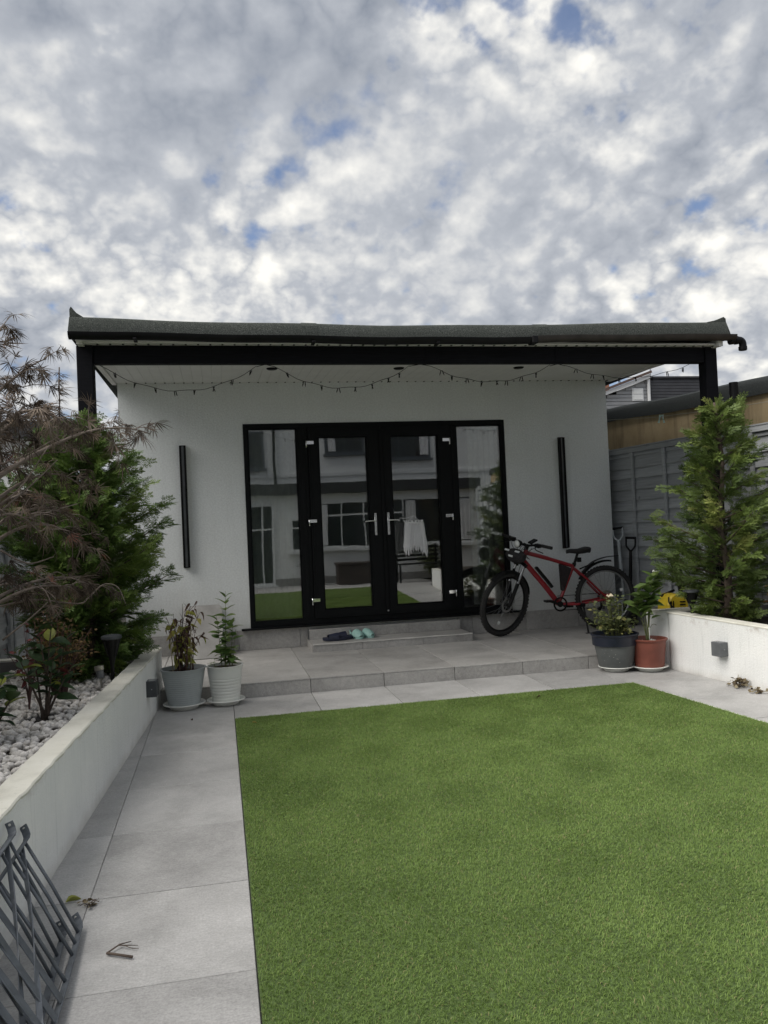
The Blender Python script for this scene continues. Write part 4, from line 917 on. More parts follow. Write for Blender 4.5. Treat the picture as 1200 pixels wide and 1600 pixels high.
trunk_pts = spline([T0, T0+Vector((.04, .03, .45)), T0+Vector((-.03, .05, .9)), T0+Vector((.03, .0, 1.35)), T0+Vector((.0, .05, 1.75))], 5); wood.tube(trunk_pts, [.045-.0013*i for i in range(len(trunk_pts))], 9)
# limb targets: (x, y, z) of the tip, height it leaves the trunk, arch
limbs = [((-2.74, -3.75, 2.48), 1.55, .10), ((-2.95, -3.9, 2.62), 1.7, .06), ((-2.70, -3.85, 2.12), 1.40, .16), ((-2.36, -3.7, 2.06), 1.22, .16), ((-2.16, -3.75, 2.02), 1.22, .24), ((-2.75, -3.4, 2.16), 1.4, .25), ((-2.95, -3.5, 2.10), 1.3, .2), ((-2.62, -4.3, 2.02), 1.3, .3), ((-2.85, -4.5, 2.05), 1.35, .2),
         ((-2.45, -3.6, 1.70), 1.05, .30), ((-2.52, -3.35, 1.45), .95, .32), ((-2.42, -3.75, 1.32), .85, .34), ((-2.60, -4.1, 1.42), .9, .3), ((-2.70, -3.3, 1.62), 1.0, .25), ((-2.85, -4.35, 1.55), 1.0, .2), ((-2.46, -3.95, 1.10), .55, .16), ((-2.38, -3.6, 1.08), .60, .22), ((-2.75, -3.9, 1.12), .6, .15), ((-2.90, -4.4, 1.18), .6, .12), ((-2.62, -3.5, 1.02), .62, .12), ((-3.6, -3.6, 2.1), 1.4, .2), ((-3.55, -4.8, 2.0), 1.3, .2), ((-3.1, -5.0, 1.9), 1.3, .25), ((-3.0, -4.9, 1.4), .9, .2), ((-3.6, -4.2, 1.5), .9, .2), ((-3.2, -3.2, 1.8), 1.1, .2), ((-2.86, -3.8, 2.30), 1.5, .18), ((-3.05, -4.25, 2.25), 1.5, .12), ((-2.66, -3.7, 1.92), 1.2, .12), ((-2.85, -3.6, 1.85), 1.2, .15), ((-2.95, -4.1, 1.95), 1.3, .1)]
for (tip, hb, arch) in limbs:
    b0 = T0+Vector((0, .02, hb)); tip = Vector(tip); tip.x -= (.16 if tip.z < 1.8 else .03); m1 = b0.lerp(tip, .35)+Vector((q.uniform(-.05, .05), q.uniform(-.05, .05), arch*.7)); m2 = b0.lerp(tip, .75)+Vector((q.uniform(-.05, .05), q.uniform(-.05, .05), arch))
    pts = bez([b0, m1, m2, tip], 16); wood.tube(pts, [.013*(1-i/17)+.0022 for i in range(17)], 6)
    for j in range(14):
        s_ = .38+.62*q.random()**.8; i = min(15, int(s_*16)); p = pts[i].lerp(pts[i+1], s_*16-i) if i < 16 else pts[-1]
        d = (pts[min(16, i+2)]-pts[max(0, i-2)]).normalized(); out_ = Vector((q.gauss(0, .6), q.gauss(0, .6), q.gauss(.15, .35)))
        e_ = p+(d*.5+out_).normalized()*q.uniform(.08, .22); mm = p.lerp(e_, .55)+Vector((0, 0, .03)); tw = bez([p, mm, e_+Vector((0, 0, -.03))], 4); wood.tube(tw, [.0028, .0025, .002, .0018, .0012], 4)
        tone = q.betavariate(2, 2.4)
        for k in range(q.randint(2, 4)):
            pp = tw[q.randint(2, 4)]; dd = (e_-p).normalized()+Vector((q.gauss(0, .55), q.gauss(0, .55), q.uniform(-1.3, .05)))
            items.append((pp, dd, q.gauss(0, .8), q.uniform(.065, .105), tone+q.gauss(0, .12)))
# the upright shoot with whorls against the sky
sh = spline([(-2.72, -3.8, 1.95), (-2.70, -3.79, 2.15), (-2.695, -3.8, 2.32), (-2.69, -3.8, 2.42)], 5); wood.tube(sh, [.004]*len(sh), 5)
for k in range(26):
    p = sh[min(len(sh)-1, 5+k//3)]; a = q.uniform(0, 6.28); items.append((p, (math.cos(a), math.sin(a), q.uniform(.0, .9)), q.gauss(0, .4), q.uniform(.06, .085), q.random()*.6))
# bare pale arching stems
for P_ in ([(-3.1, -3.95, 1.02), (-2.85, -3.95, 1.06), (-2.62, -3.9, 1.02), (-2.56, -3.88, 1.05), (-2.48, -3.86, 1.12), (-2.40, -3.85, 1.10), (-2.36, -3.84, 1.00)], [(-3.0, -4.1, 1.58), (-2.86, -4.08, 1.70), (-2.72, -4.05, 1.92)], [(-3.05, -4.0, 1.52), (-2.83, -3.95, 1.72), (-2.70, -3.9, 1.86)], [(-3.05, -4.05, 1.80), (-2.85, -4.0, 1.88), (-2.70, -3.98, 1.97)], [(-2.95, -4.0, 1.48), (-2.8, -3.98, 1.54), (-2.6, -3.9, 1.60)], [(-3.0, -4.0, 1.35), (-2.86, -4.0, 1.27), (-2.72, -4.0, 1.30)], [(-2.98, -4.1, .86), (-2.85, -4.08, .96), (-2.75, -4.05, 1.05)]):
    s3 = spline(P_, 5); wood.tube(s3, [.0065-.004*i/len(s3) for i in range(len(s3))], 6)
V, F, T = fans(items, LG); obj('trunk', wood, 'maple_bark', mp, True); fast_obj('crown', V, F, 'maple_leaf', mp, T, kind='stuff')
def small_leaf_geo(seed, wd=.3):
    q_ = random.Random(seed); v = [(0, 0, 0), (.35, wd, .06), (.35, -wd, .06), (.7, wd*.8, 0), (.7, -wd*.8, 0), (1, 0, -.12), (.35, 0, 0), (.7, 0, -.04)]
    return np.array(v), np.array([(0, 6, 1), (0, 2, 6), (6, 7, 3), (6, 3, 1), (2, 4, 7), (2, 7, 6), (7, 5, 3), (4, 5, 7)])
SG = [small_leaf_geo(0, w_) for w_ in (.22, .3, .38)]
def bush(name, lab, cat, base, h, r, nst, nlf, lsz, mname, stem_m, seed, cluster=.05, rise=.9):
    q = random.Random(seed); t = thing(name, lab, cat, base); B = Vector(base); st_ = MB(); it = []
    for k in range(nst):
        a = q.uniform(0, 6.28); rr_2 = r*math.sqrt(q.random()); hh = h*q.uniform(.55, 1.0)*(1-.35*(rr_2/r)**2); tip = B+Vector((rr_2*math.cos(a), rr_2*math.sin(a), hh)); pts = bez([B+Vector((rr_2*.15*math.cos(a), rr_2*.15*math.sin(a), 0)), B.lerp(tip, .5)+Vector((0, 0, h*.15)), tip], 7); st_.tube(pts, [.004*(1-i/9)+.0008 for i in range(8)], 5); tone = q.random()
        for j in range(nlf):
            s_ = q.uniform(.3, 1); p = pts[min(7, int(s_*7.99))]+Vector((q.gauss(0, cluster), q.gauss(0, cluster), q.gauss(0, cluster*.7))); it.append((p, (q.gauss(0, 1), q.gauss(0, 1), q.uniform(-.5, rise)), q.gauss(0, .8), lsz*q.uniform(.6, 1.25), .6*tone+.4*q.random()))
    V, F, T = fans(it, SG); obj('stems', st_, stem_m, t, True); fast_obj('crown', V, F, mname, t, T, kind='stuff'); return t
bush('brown_shrub', 'small brown and gold twiggy shrub beneath the maple', 'shrub', (-2.87, -3.18, .34), .70, .22, 46, 26, .026, 'brown_shrub_leaf', 'reddish_twig', 31, .028)
bush('dark_shrub', 'dark evergreen hedge shrub beyond the left fence beside the room', 'shrub', (-4.05, 2.0, 0), 3.25, .75, 60, 60, .075, 'dark_hedge_leaf', 'bark', 33, .14)
bush('dark_shrub', 'dark evergreen bushes crowded beyond the left fence', 'shrub', (-5.2, 3.2, 0), 2.95, .95, 60, 60, .085, 'dark_hedge_leaf', 'bark', 34, .16)
bush('hydrangea', 'dying brown leafed shrub with green base at the right edge', 'shrub', (2.66, -3.28, .38), .60, .20, 30, 18, .062, 'hydrangea_leaf', 'reddish_twig', 35, .035)
bush('low_shrub', 'small yellow green shrub at the foot of the right planter bed', 'shrub', (2.60, -3.45, .38), .22, .14, 16, 14, .06, 'rose_leaf', 'green_stem', 36, .03)
# broad leaves that can be told apart: each its own object
def leaf_mesh(name, mname, ln=1., wd=.34, fold=.10, droop=.22, n_=5):
    v = []; f = []
    for i in range(n_+1):
        t = i/n_; w_ = wd*math.sin(math.pi*min(.999, t**.8))**.8*(1-.12*t) if 0 < t < 1 else .012; z = -droop*t*t
        v += [(t*ln, -w_, z+fold*w_/wd), (t*ln, 0, z-.01), (t*ln, w_, z+fold*w_/wd)]
    for i in range(n_):
        for j in range(2): f.append((i*3+j, i*3+3+j, i*3+4+j, i*3+1+j))
    return mesh_of(MB().add(v, f), name, mname, True)
def orient(p, d, sz, roll_=0.):
    d = Vector(d).normalized(); a = Vector((0, 0, 1)) if abs(d.z) < .97 else Vector((1, 0, 0)); y = a.cross(d).normalized(); z = d.cross(y); R = Matrix((d, y, z)).transposed() @ Matrix.Rotation(roll_, 3, 'X')
    return Matrix.Translation(p) @ R.to_4x4() @ Matrix.Scale(sz, 4)
AUC = [leaf_mesh('leaf', 'aucuba_leaf', 1, w_, .10, d_) for w_, d_ in ((.26, .25), (.31, .4), (.22, .15))]; REDL = leaf_mesh('leaf', 'red_leaf', 1, .2, .06, .3)
def aucuba(base, lab, stems, seed, nl):
    q = random.Random(seed); t = thing('spotted_laurel', lab, 'shrub', base); st_ = MB()
    for tip in stems:
        B = Vector(base)+Vector((q.uniform(-.02, .02), q.uniform(-.02, .02), 0)); tip = Vector(tip); pts = bez([B, B.lerp(tip, .5)+Vector((q.uniform(-.03, .03), q.uniform(-.03, .03), .05)), tip], 8); st_.tube(pts, [.009*(1-i/10) for i in range(9)], 6)
        for k in range(nl):
            s_ = lerp(.45, 1, k/(nl-1)); p = pts[min(8, int(s_*8))]; a = k*2.4+q.uniform(-.4, .4); el = lerp(-.15, .75, s_)+q.gauss(0, .15); d = (math.cos(a)*math.cos(el), math.sin(a)*math.cos(el), math.sin(el)); place('leaf', REDL if q.random() < .08 else q.choice(AUC), t, orient(p, d, q.uniform(.085, .135), q.gauss(0, .3)))
    obj('stems', st_, 'bark', t, True); return t
aucuba((-2.83, -3.80, .34), 'dark green broad leaved shrub standing in the white pebbles', [(-2.86, -3.8, .86), (-2.72, -3.75, .80), (-2.95, -3.9, .74), (-2.68, -3.85, .64), (-2.80, -3.7, .92), (-2.92, -3.65, .80), (-2.76, -3.92, .70)], 5, 9)
aucuba((-3.02, -4.35, .34), 'broad leaved shrub with yellow green tips at the left edge', [(-2.86, -4.32, .62), (-2.95, -4.3, .78), (-3.08, -4.3, .84), (-2.90, -4.45, .70), (-3.0, -4.2, .66)], 6, 8)
rb = thing('red_shrub', 'small red leaved shrub behind the broad leaved shrub', 'shrub', (-2.98, -3.55, .34)); q = random.Random(8); st_ = MB()
for k in range(9):
    tip = Vector((-2.94+q.gauss(0, .06), -3.55+q.gauss(0, .06), .62+.34*q.random())); pts = bez([(-2.98, -3.55, .34), Vector((-2.97, -3.55, .55)), tip], 6); st_.tube(pts, [.005*(1-i/8) for i in range(7)], 5)
    for j in range(6):
        a = q.uniform(0, 6.28); place('leaf', REDL, rb, orient(pts[3+j % 4], (math.cos(a), math.sin(a), q.uniform(-.5, .5)), q.uniform(.04, .07), q.gauss(0, .4)))
obj('stems', st_, 'reddish_twig', rb, True)

# ------------------------------------------------------------------ pots
def pot(t, c, prof, mname, n_=40): return obj('pot', MB().lathe(prof, c, n_, close=True), mname, t, 'auto')
def saucer(lab, c, r, group='white plant saucers'):
    o = obj('plant_saucer', MB().lathe([(.0005, .002), (r*.66, .002), (r*.80, .030), (r*.99, .036), (r*1.03, .041), (r*1.01, .046), (r*.78, .040), (r*.68, .030), (.0005, .030)], (0, 0, 0), 36), 'saucer_white', smooth='auto', label=lab, cat='saucer', group=group); o.location = c; return o
def soil_disc(t, c, r): 
    v = [(c[0], c[1], c[2]+.006)]; 
    for rr2 in (.5, 1): v += [(c[0]+r*rr2*math.cos(a), c[1]+r*rr2*math.sin(a), c[2]+rnd.uniform(-.004, .006)) for a in [i*2*math.pi/24 for i in range(24)]]
    f = [(0, 1+i, 1+(i+1) % 24) for i in range(24)]+[(1+i, 25+i, 25+(i+1) % 24, 1+(i+1) % 24) for i in range(24)]; obj('soil', MB().add(v, f), 'soil', t)
def ribbed(r0, r1, h, ribs, zlo, zhi, amp, th=.008, lip=.006):
    P_ = [(.001, .0), (r0*.97, .0)]; k = ribs*6
    for i in range(k+1):
        t = i/k; z = .004+(h-.008)*t; r = lerp(r0, r1, t); w_ = amp*max(0, math.sin(t*ribs*2*math.pi)) if zlo <= t <= zhi else 0; P_.append((r-w_, z))
    P_ += [(r1+lip, h-.006), (r1+lip, h), (r1-th, h), (lerp(r0, r1, .5)-th, h*.5), (r0-th, .02), (.001, .02)]; return P_
S0 = .0315
# grey ribbed pot: yellowing plant tied to canes
c = (-2.125, -2.13, S0); saucer('white saucer under the grey ribbed pot', (c[0], c[1], 0), .165)
t = thing('potted_plant', 'grey ribbed pot with a yellowing bare-twigged plant on canes', 'potted plant', c, 'potted plants on saucers')
pot(t, c, ribbed(.125, .176, .292, 17, .05, .93, .0022), 'pot_grey'); soil_disc(t, (c[0], c[1], c[2]+.255), .165)
q = random.Random(41); st_ = MB(); YL = [leaf_mesh('leaf', 'yellow_leaf', 1, .30, .15, .5), leaf_mesh('leaf', 'yellow_leaf', 1, .26, .25, .8)]; CL = leaf_mesh('leaf', 'crisp_leaf', 1, .16, .3, 1.0)
for k in range(24):
    a = q.uniform(0, 6.28); rr2 = q.uniform(.05, .21); tip = Vector((c[0]+rr2*math.cos(a), c[1]+rr2*math.sin(a)*.8, q.uniform(.60, .86))); b0 = Vector((c[0]+q.gauss(0, .03), c[1]+q.gauss(0, .03), .285)); pts = bez([b0, b0.lerp(tip, .5)+Vector((q.gauss(0, .015), q.gauss(0, .015), .04)), tip], 8); st_.tube(pts, [.0042*(1-i/10)+.0006 for i in range(9)], 5)
    for j in range(4):
        p = pts[q.randint(3, 7)]; e_ = p+Vector((q.gauss(0, .05), q.gauss(0, .05), q.uniform(.02, .08))); st_.tube([p, p.lerp(e_, .5)+Vector((0, 0, .006)), e_], [.0018, .0014, .0008], 4)
    for j in range(3 if k % 2 else 2):
        a = q.uniform(0, 6.28); place('leaf', q.choice(YL), t, orient(pts[q.randint(2, 7)], (math.cos(a), math.sin(a), q.uniform(-.6, .2)), q.uniform(.055, .085), q.gauss(0, .6)))
    for j in range(2):
        a = q.uniform(0, 6.28); place('leaf', CL, t, orient(pts[q.randint(5, 8)], (math.cos(a), math.sin(a), q.uniform(-1.0, .1)), q.uniform(.04, .07), q.gauss(0, .9)))
obj('stems', st_, 'reddish_twig', t, True)
for dx in (-.075, .062): obj('cane', MB().tube([(c[0]+dx, c[1]-.05, .28), (c[0]+dx*1.15, c[1]-.045, .50+.06*(dx > 0)), (c[0]+dx*1.2, c[1]-.04, .62+.05*(dx > 0))], .0042, 8), 'cane', t, True)
# white pot
c = (-1.795, -2.115, S0); saucer('white saucer under the white ribbed pot', (c[0], c[1], 0), .152)
t = thing('potted_plant', 'white ribbed pot with an upright young green leafy plant', 'potted plant', c, 'potted plants on saucers')
pot(t, c, ribbed(.112, .144, .288, 11, .02, .66, .003), 'pot_white'); soil_disc(t, (c[0], c[1], c[2]+.262), .134)
q = random.Random(43); st_ = MB(); GL = [leaf_mesh('leaf', 'young_leaf', 1, .31, .08, d_) for d_ in (.2, .45)]
for (dx, tipx, h) in ((0.0, .028, .92), (-.02, -.05, .72), (.03, .075, .68), (.01, .01, .60)):
    b0 = Vector((c[0]+dx, c[1], .285)); tip = Vector((c[0]+tipx, c[1]+q.gauss(0, .01), h)); pts = bez([b0, b0.lerp(tip, .5)+Vector((q.gauss(0, .02), 0, 0)), tip], 12); st_.tube(pts, [.0042*(1-i/16) for i in range(13)], 6); nl = int((h-.3)*44)
    for k in range(nl):
        s_ = lerp(.18, 1, k/nl); a = k*2.4+q.uniform(-.3, .3); p = pts[min(12, int(s_*12))]; el = lerp(.15, .9, s_**2)+q.gauss(0, .15); place('leaf', q.choice(GL), t, orient(p, (math.cos(a)*math.cos(el), math.sin(a)*math.cos(el), math.sin(el)), q.uniform(.09, .135)*(1-.3*s_), q.gauss(0, .3)))
for k in range(10):
    a = q.uniform(0, 6.28); p = Vector((c[0]+.08*math.cos(a), c[1]+.08*math.sin(a), .295)); e_ = p+Vector((q.gauss(0, .03), q.gauss(0, .03), q.uniform(.03, .08))); st_.tube([p, e_], [.0015, .0008], 4); place('leaf', GL[1], t, orient(e_, (math.cos(a), math.sin(a), .2), .03, 0))
st_.tube(bez([(c[0]+.06, c[1]-.02, .29), (c[0]+.075, c[1]-.02, .45), (c[0]+.10, c[1], .60)], 5), .0015, 4); obj('stems', st_, 'green_stem', t, True)
# slate pot with navy rim: rose
c = (1.668, -2.125, S0); saucer('white saucer under the navy rimmed pot', (c[0], c[1], 0), .155)
t = thing('potted_plant', 'slate grey pot with navy rim holding a straggly rose', 'potted plant', c, 'potted plants on saucers')
pot(t, c, [(.001, 0), (.142, 0), (.148, .006), (.184, .205), (.176, .205), (.14, .02), (.001, .02)], 'pot_slate')
obj('pot_rim', MB().lathe([(.185, .204), (.199, .206), (.203, .285), (.213, .296), (.213, .306), (.203, .308), (.190, .290), (.185, .215)], c, 40, close=True), 'pot_navy', t, 'auto'); soil_disc(t, (c[0], c[1], c[2]+.265), .188)
q = random.Random(45); st_ = MB(); it = []
for k in range(34):
    a = q.uniform(0, 6.28); rr2 = q.uniform(.03, .22); hh = q.uniform(.08, .20)+(.18 if q.random() < .25 else 0); b0 = Vector((c[0]+.3*rr2*math.cos(a), c[1]+.3*rr2*math.sin(a), .295)); tip = Vector((c[0]+rr2*math.cos(a), c[1]+rr2*math.sin(a), .31+hh)); pts = bez([b0, b0.lerp(tip, .5)+Vector((0, 0, .05)), tip], 7); st_.tube(pts, [.003*(1-i/9)+.0005 for i in range(8)], 5)
    for j in range(16): it.append((pts[q.randint(2, 7)]+Vector((q.gauss(0, .02), q.gauss(0, .02), q.gauss(0, .015))), (q.gauss(0, 1), q.gauss(0, 1), q.uniform(-.3, .5)), q.gauss(0, .5), q.uniform(.030, .055), q.random()))
pts = bez([(c[0]-.01, c[1], .3), (c[0]-.02, c[1], .5), (c[0]-.03, c[1]-.01, .665)], 6); st_.tube(pts, .002, 5)
V, F, T = fans(it, SG); fast_obj('foliage', V, F, 'rose_leaf', t, T, kind='stuff'); obj('stems', st_, 'green_stem', t, True)
fl = MB()
for k in range(9): fl.ball((c[0]-.03+q.gauss(0, .011), c[1]-.01+q.gauss(0, .011), .675+q.gauss(0, .008)), .012, 7, 5, (1, 1, .8))
obj('flower', fl, 'cream_flower', t, True)
# terracotta pot: citrus
c = (1.935, -2.24, S0); saucer('white saucer under the terracotta pot', (c[0], c[1], 0), .158)
t = thing('potted_plant', 'terracotta pot with a glossy leaved citrus and white blossom', 'potted plant', c, 'potted plants on saucers')
pot(t, c, [(.001, 0), (.122, 0), (.126, .006), (.150, .235), (.159, .238), (.165, .246), (.165, .256), (.152, .258), (.145, .245), (.12, .02), (.001, .02)], 'pot_terracotta'); soil_disc(t, (c[0], c[1], c[2]+.222), .142)
st_ = MB(); stones = MB()
for k in range(9): stones.ball((c[0]+q.gauss(0, .06), c[1]+q.gauss(0, .05), c[2]+.23), q.uniform(.008, .016), 8, 5, (1, .8, .6))
obj('stones', stones, 'saucer_white', t, True); CT = [leaf_mesh('leaf', 'citrus_leaf', 1, .29, .12, d_) for d_ in (.15, .35)]; q = random.Random(47)
brs = [((-.03, 0), (-.135, .62)), ((-.02, .01), (-.085, .70)), ((.0, 0), (.02, .80)), ((.01, .01), (.085, .88)), ((-.01, -.01), (-.03, .72)), ((.01, 0), (.06, .74)), ((.0, .01), (.14, .80))]
for (o2, (tx, tz)) in brs:
    b0 = Vector((c[0]+o2[0]*.5, c[1]+o2[1]*.5, .25)); tip = Vector((c[0]+tx, c[1]+q.uniform(-.05, .05), tz)); pts = bez([b0, Vector((b0.x*.9+tip.x*.1, b0.y, lerp(.25, tz, .5))), tip], 10); st_.tube(pts, [.0052*(1-i/14) for i in range(11)], 6)
    for k in range(11):
        s_ = lerp(.60, 1, k/10); a = k*2.4+q.uniform(-.4, .4); el = q.uniform(.1, 1.0); p = pts[min(10, int(s_*10))]; place('leaf', q.choice(CT), t, orient(p, (math.cos(a)*math.cos(el), math.sin(a)*math.cos(el), math.sin(el)), q.uniform(.10, .15), q.gauss(0, .5)))
st_.tube(bez([(c[0]+.02, c[1]-.01, .38), (c[0]+.04, c[1]-.01, .43), (c[0]+.075, c[1]-.02, .40)], 5), .0025, 5); place('leaf', leaf_mesh('leaf', 'young_leaf', 1, .26, .1, .3), t, orient((c[0]+.03, c[1]-.02, .46), (.8, -.2, .5), .085, .3))
obj('stems', st_, 'green_stem', t, True); fl = MB()
for k in range(6): fl.ball((c[0]+.085+.014*math.cos(k), c[1]-.02+.008*math.sin(k), .885+.006*math.sin(k*2)), .010, 7, 5, (1.2, 1, .6))
obj('flower', fl, 'white_flower', t, True); obj('cane', MB().tube([(c[0]-.005, c[1]-.03, .25), (c[0]-.004, c[1]-.03, .375)], .0035, 6).ball((c[0]-.004, c[1]-.03, .378), .007), 'saucer_white', t, True)

# ================================================================== BICYCLE (local: +x forward, +y left, z up, origin under rear axle)
bk = thing('bicycle', 'red mountain bike with mudguards and bags on its kickstand', 'bicycle', (0, 0, 0))
WR_ = .362
def bw(name, mb, m_, parent=bk, smooth=True, bevel=0.): return obj(name, mb, m_, parent, smooth, bevel, world=False)
def wheel(M, disc):
    t_ = thing('wheel', None, None, (0, 0, 0)); t_.parent = bk; ty = MB(); ty.torus((0, 0, 0), WR_-.027, .027, None, 56, 10); 
    for k in range(56):      # tread knobs
        a = 2*math.pi*k/56
        for yy in (-.012, .012):
            Mk = Matrix.Rotation(-a, 4, 'Y') @ Matrix.Translation((WR_-.003, yy, 0)); ty.box((-.003, -.007, -.010), (.004, .007, .010), Mk)
    ty.v = [tuple(M @ Vector(p)) for p in ty.v]; bw('tyre', ty, 'rubber', t_, 'auto')
    rm = MB(); rm.torus((0, 0, 0), WR_-.060, .011, None, 56, 8, 1.2); rm.v = [tuple(M @ Vector(p)) for p in rm.v]; bw('rim', rm, 'bike_grey_metal' if not disc else 'bike_black', t_)
    sp2 = MB()
    for k in range(28):
        a = 2*math.pi*k/28; b_ = a+(.55 if k % 4 < 2 else -.55); yy = .028 if k % 2 else -.028
        sp2.tube([M @ Vector((.022*math.cos(b_), yy, .022*math.sin(b_))), M @ Vector(((WR_-.068)*math.cos(a), 0, (WR_-.068)*math.sin(a)))], .0016, 4, False)
    bw('spokes', sp2, 'bike_grey_metal', t_); hb = MB().tube([M @ Vector((0, -.05, 0)), M @ Vector((0, .05, 0))], .018, 12); bw('hub', hb, 'bike_black', t_, 'auto')
    dk = MB().lathe([(.086, 0), (.086, .002), (.06, .002), (.06, 0)], n=28, M=M @ Matrix.Translation((0, .036, 0)) @ Matrix.Rotation(rad(-90), 4, 'X'), close=True); bw('brake_disc', dk, 'bike_grey_metal', t_, 'auto')
    rf_ = MB().box((.20, -.004, -.018), (.235, .004, .018), M @ Matrix.Rotation(rad(70 if disc else 200), 4, 'Y')); bw('spoke_reflector', rf_, 'reflective', t_, bevel=.003)
wheel(Matrix.Translation((0, 0, WR_)), False)
STEER = rad(27); HA = Vector((.935, 0, .93)); FA = Vector((1.205, 0, WR_)); ax = (HA-Vector((1.165, 0, .40))).normalized()
MS = Matrix.Translation(HA) @ Matrix.Rotation(STEER, 4, ax) @ Matrix.Translation(-HA)
wheel(MS @ Matrix.Translation(FA), True)
fr2 = MB(); BB = Vector((.565, 0, .325)); SC_ = Vector((.375, 0, .735)); HB = Vector((.985, 0, .815)); HT = Vector((.928, 0, .945))
fr2.tube([HB, HT], .026, 14); fr2.tube(spline([HT+Vector((.006, 0, -.03)), (.70, 0, .845), SC_+Vector((.0, 0, .0))], 6), [.024]*7+[.021]*6, 12); fr2.tube(spline([HB+Vector((-.005, 0, .03)), (.86, 0, .70), (.72, 0, .53), BB], 6), [.030]*19, 12); fr2.tube([BB, SC_+Vector((-.01, 0, .03))], .019, 12); fr2.tube([BB+Vector((0, -.04, 0)), BB+Vector((0, .04, 0))], .027, 14)
for s_ in (-1, 1):
    fr2.tube(spline([SC_+Vector((0, s_*.02, -.02)), (.25, s_*.05, .60), (.10, s_*.062, .45), (.0, s_*.066, WR_)], 5), .0125, 10); fr2.tube(spline([BB+Vector((-.02, s_*.025, 0)), (.35, s_*.055, .315), (.0, s_*.066, WR_-.01)], 6), .0125, 10)
fr2.box((-.03, .055, WR_-.045), (.03, .072, WR_+.05)); bw('frame', fr2, 'bike_red', bk, 'auto')
bt = MB().bar([(.845, .0, .715), (.70, .0, .535), (.66, 0, .48)], .05, .03, (0, 1, 0)); bt.v = [(p[0]-.022, p[1], p[2]+.034) for p in bt.v]; bw('bottle_mount', bt, 'bike_black', bk, False, .004)
sp3 = MB().tube([SC_+Vector((-.01, 0, .02)), (.318, 0, .885)], .0145, 12).tube([SC_+Vector((0, 0, -.0)), SC_+Vector((-.014, 0, .035))], .022, 12); sp3.box((.285, -.02, .78), (.325, .02, .83)); bw('seatpost', sp3, 'bike_black', bk, 'auto')
sd_ = []                                                 # saddle: broad tail, narrow nose
for i in range(15):
    u = i/14; x = lerp(.175, .455, u); hw = .082*math.cos(min(1, u*1.25)*math.pi/2)**1.0+.020 if u < .8 else .020+.0*u; hw = float(np.interp(u, [0, .1, .25, .45, .65, .9, 1], [.045, .078, .080, .052, .030, .024, .012])); zc = float(np.interp(u, [0, .15, .5, .85, 1], [.925, .932, .912, .915, .905])); th = float(np.interp(u, [0, .2, .6, 1], [.05, .055, .04, .025]))
    sd_.append([(x, hw*math.cos(a), zc+(.018*math.sin(a) if math.sin(a) > 0 else th*math.sin(a))) for a in [2*math.pi*k/14 for k in range(15)]])
sm = MB().grid(sd_); sm.add(sd_[0][:-1], [tuple(range(14))]); sm.add(sd_[-1][:-1], [tuple(range(13, -1, -1))]); bw('saddle', sm, 'saddle_black')
cg = MB().lathe([(.082, -.004), (.082, .004), (.064, .006), (.064, -.006)], n=36, M=Matrix.Translation(BB+Vector((0, .046, 0))) @ Matrix.Rotation(rad(90), 4, 'X'), close=True); cg.lathe([(.001, 0), (.034, 0), (.034, .006), (.001, .006)], n=30, M=Matrix.Translation(BB+Vector((0, .046, 0))) @ Matrix.Rotation(rad(90), 4, 'X')); bw('chainring', cg, 'bike_black', bk, 'auto')
cr = MB(); ca = rad(172)
for s_ in (1, -1):
    d = Vector((math.cos(rad(12)), 0, math.sin(rad(12))+.1))*s_; p = BB+Vector((0, .068*s_, 0)); cr.bar([p, p+d*.172], .024, .014, (0, 0, 1)); e_ = p+d*.172+Vector((0, .05*s_, 0)); cr.box(tuple(e_-Vector((.045, .042, .010))), tuple(e_+Vector((.045, .042, .010))))
bw('crank', cr, 'bike_black', bk, False, .002)
for s_, nm in ((1, 'chain'),):
    c_ = MB(); c_.tube([(.565, -.046, .405), (.0, -.055, WR_+.045)], .004, 5).tube([(.565, -.046, .243), (.02, -.055, .235)], .004, 5); bw('chain', c_, 'bike_black')
de = MB().box((-.02, -.09, .22), (.02, -.06, .34)); de.lathe([(.05, 0), (.045, .03)], n=20, M=Matrix.Translation((0, -.075, WR_)) @ Matrix.Rotation(rad(90), 4, 'X')); de.lathe([(.022, 0), (.022, .01)], n=14, M=Matrix.Translation((.03, -.07, .225)) @ Matrix.Rotation(rad(90), 4, 'X')); bw('derailleur', de, 'bike_black', bk, 'auto')
ks = MB().tube(spline([(.30, .06, .31), (.30, .09, .24), (.315, .205, .012)], 4), [.011]*4+[.010]*4+[.013], 8); ks.box((.285, .04, .285), (.335, .085, .325)); ks.box((.285, .19, .0), (.345, .225, .014)); bw('kickstand', ks, 'bike_black', bk, 'auto')
# mudguards
def guard(M, r, a0, a1, hw, n_=22, y=0):
    rows_ = []
    for i in range(n_+1):
        a = lerp(a0, a1, i/n_); taper = 1-.55*(i/n_)**6
        rows_.append([M @ Vector(((r-.016*abs(k)**2)*math.cos(a), k*hw*taper, (r-.016*abs(k)**2)*math.sin(a))) for k in (-1, -.5, 0, .5, 1)])
    inn = [[p+(M.to_3x3() @ Vector((0, 0, 0)))*0 for p in row] for row in rows_]; g = MB().grid(rows_)
    low_ = []
    for i in range(n_+1):
        a = lerp(a0, a1, i/n_); taper = 1-.55*(i/n_)**6
        low_.append([M @ Vector(((r-.004-.016*abs(k)**2)*math.cos(a), k*hw*taper, (r-.004-.016*abs(k)**2)*math.sin(a))) for k in (1, .5, 0, -.5, -1)])
    g.grid(low_); return g
Mg = Matrix.Translation((-.02, 0, WR_+.045)); bw('mudguard', guard(Mg, WR_+.02, rad(28), rad(100), .034, 24), 'bike_black')
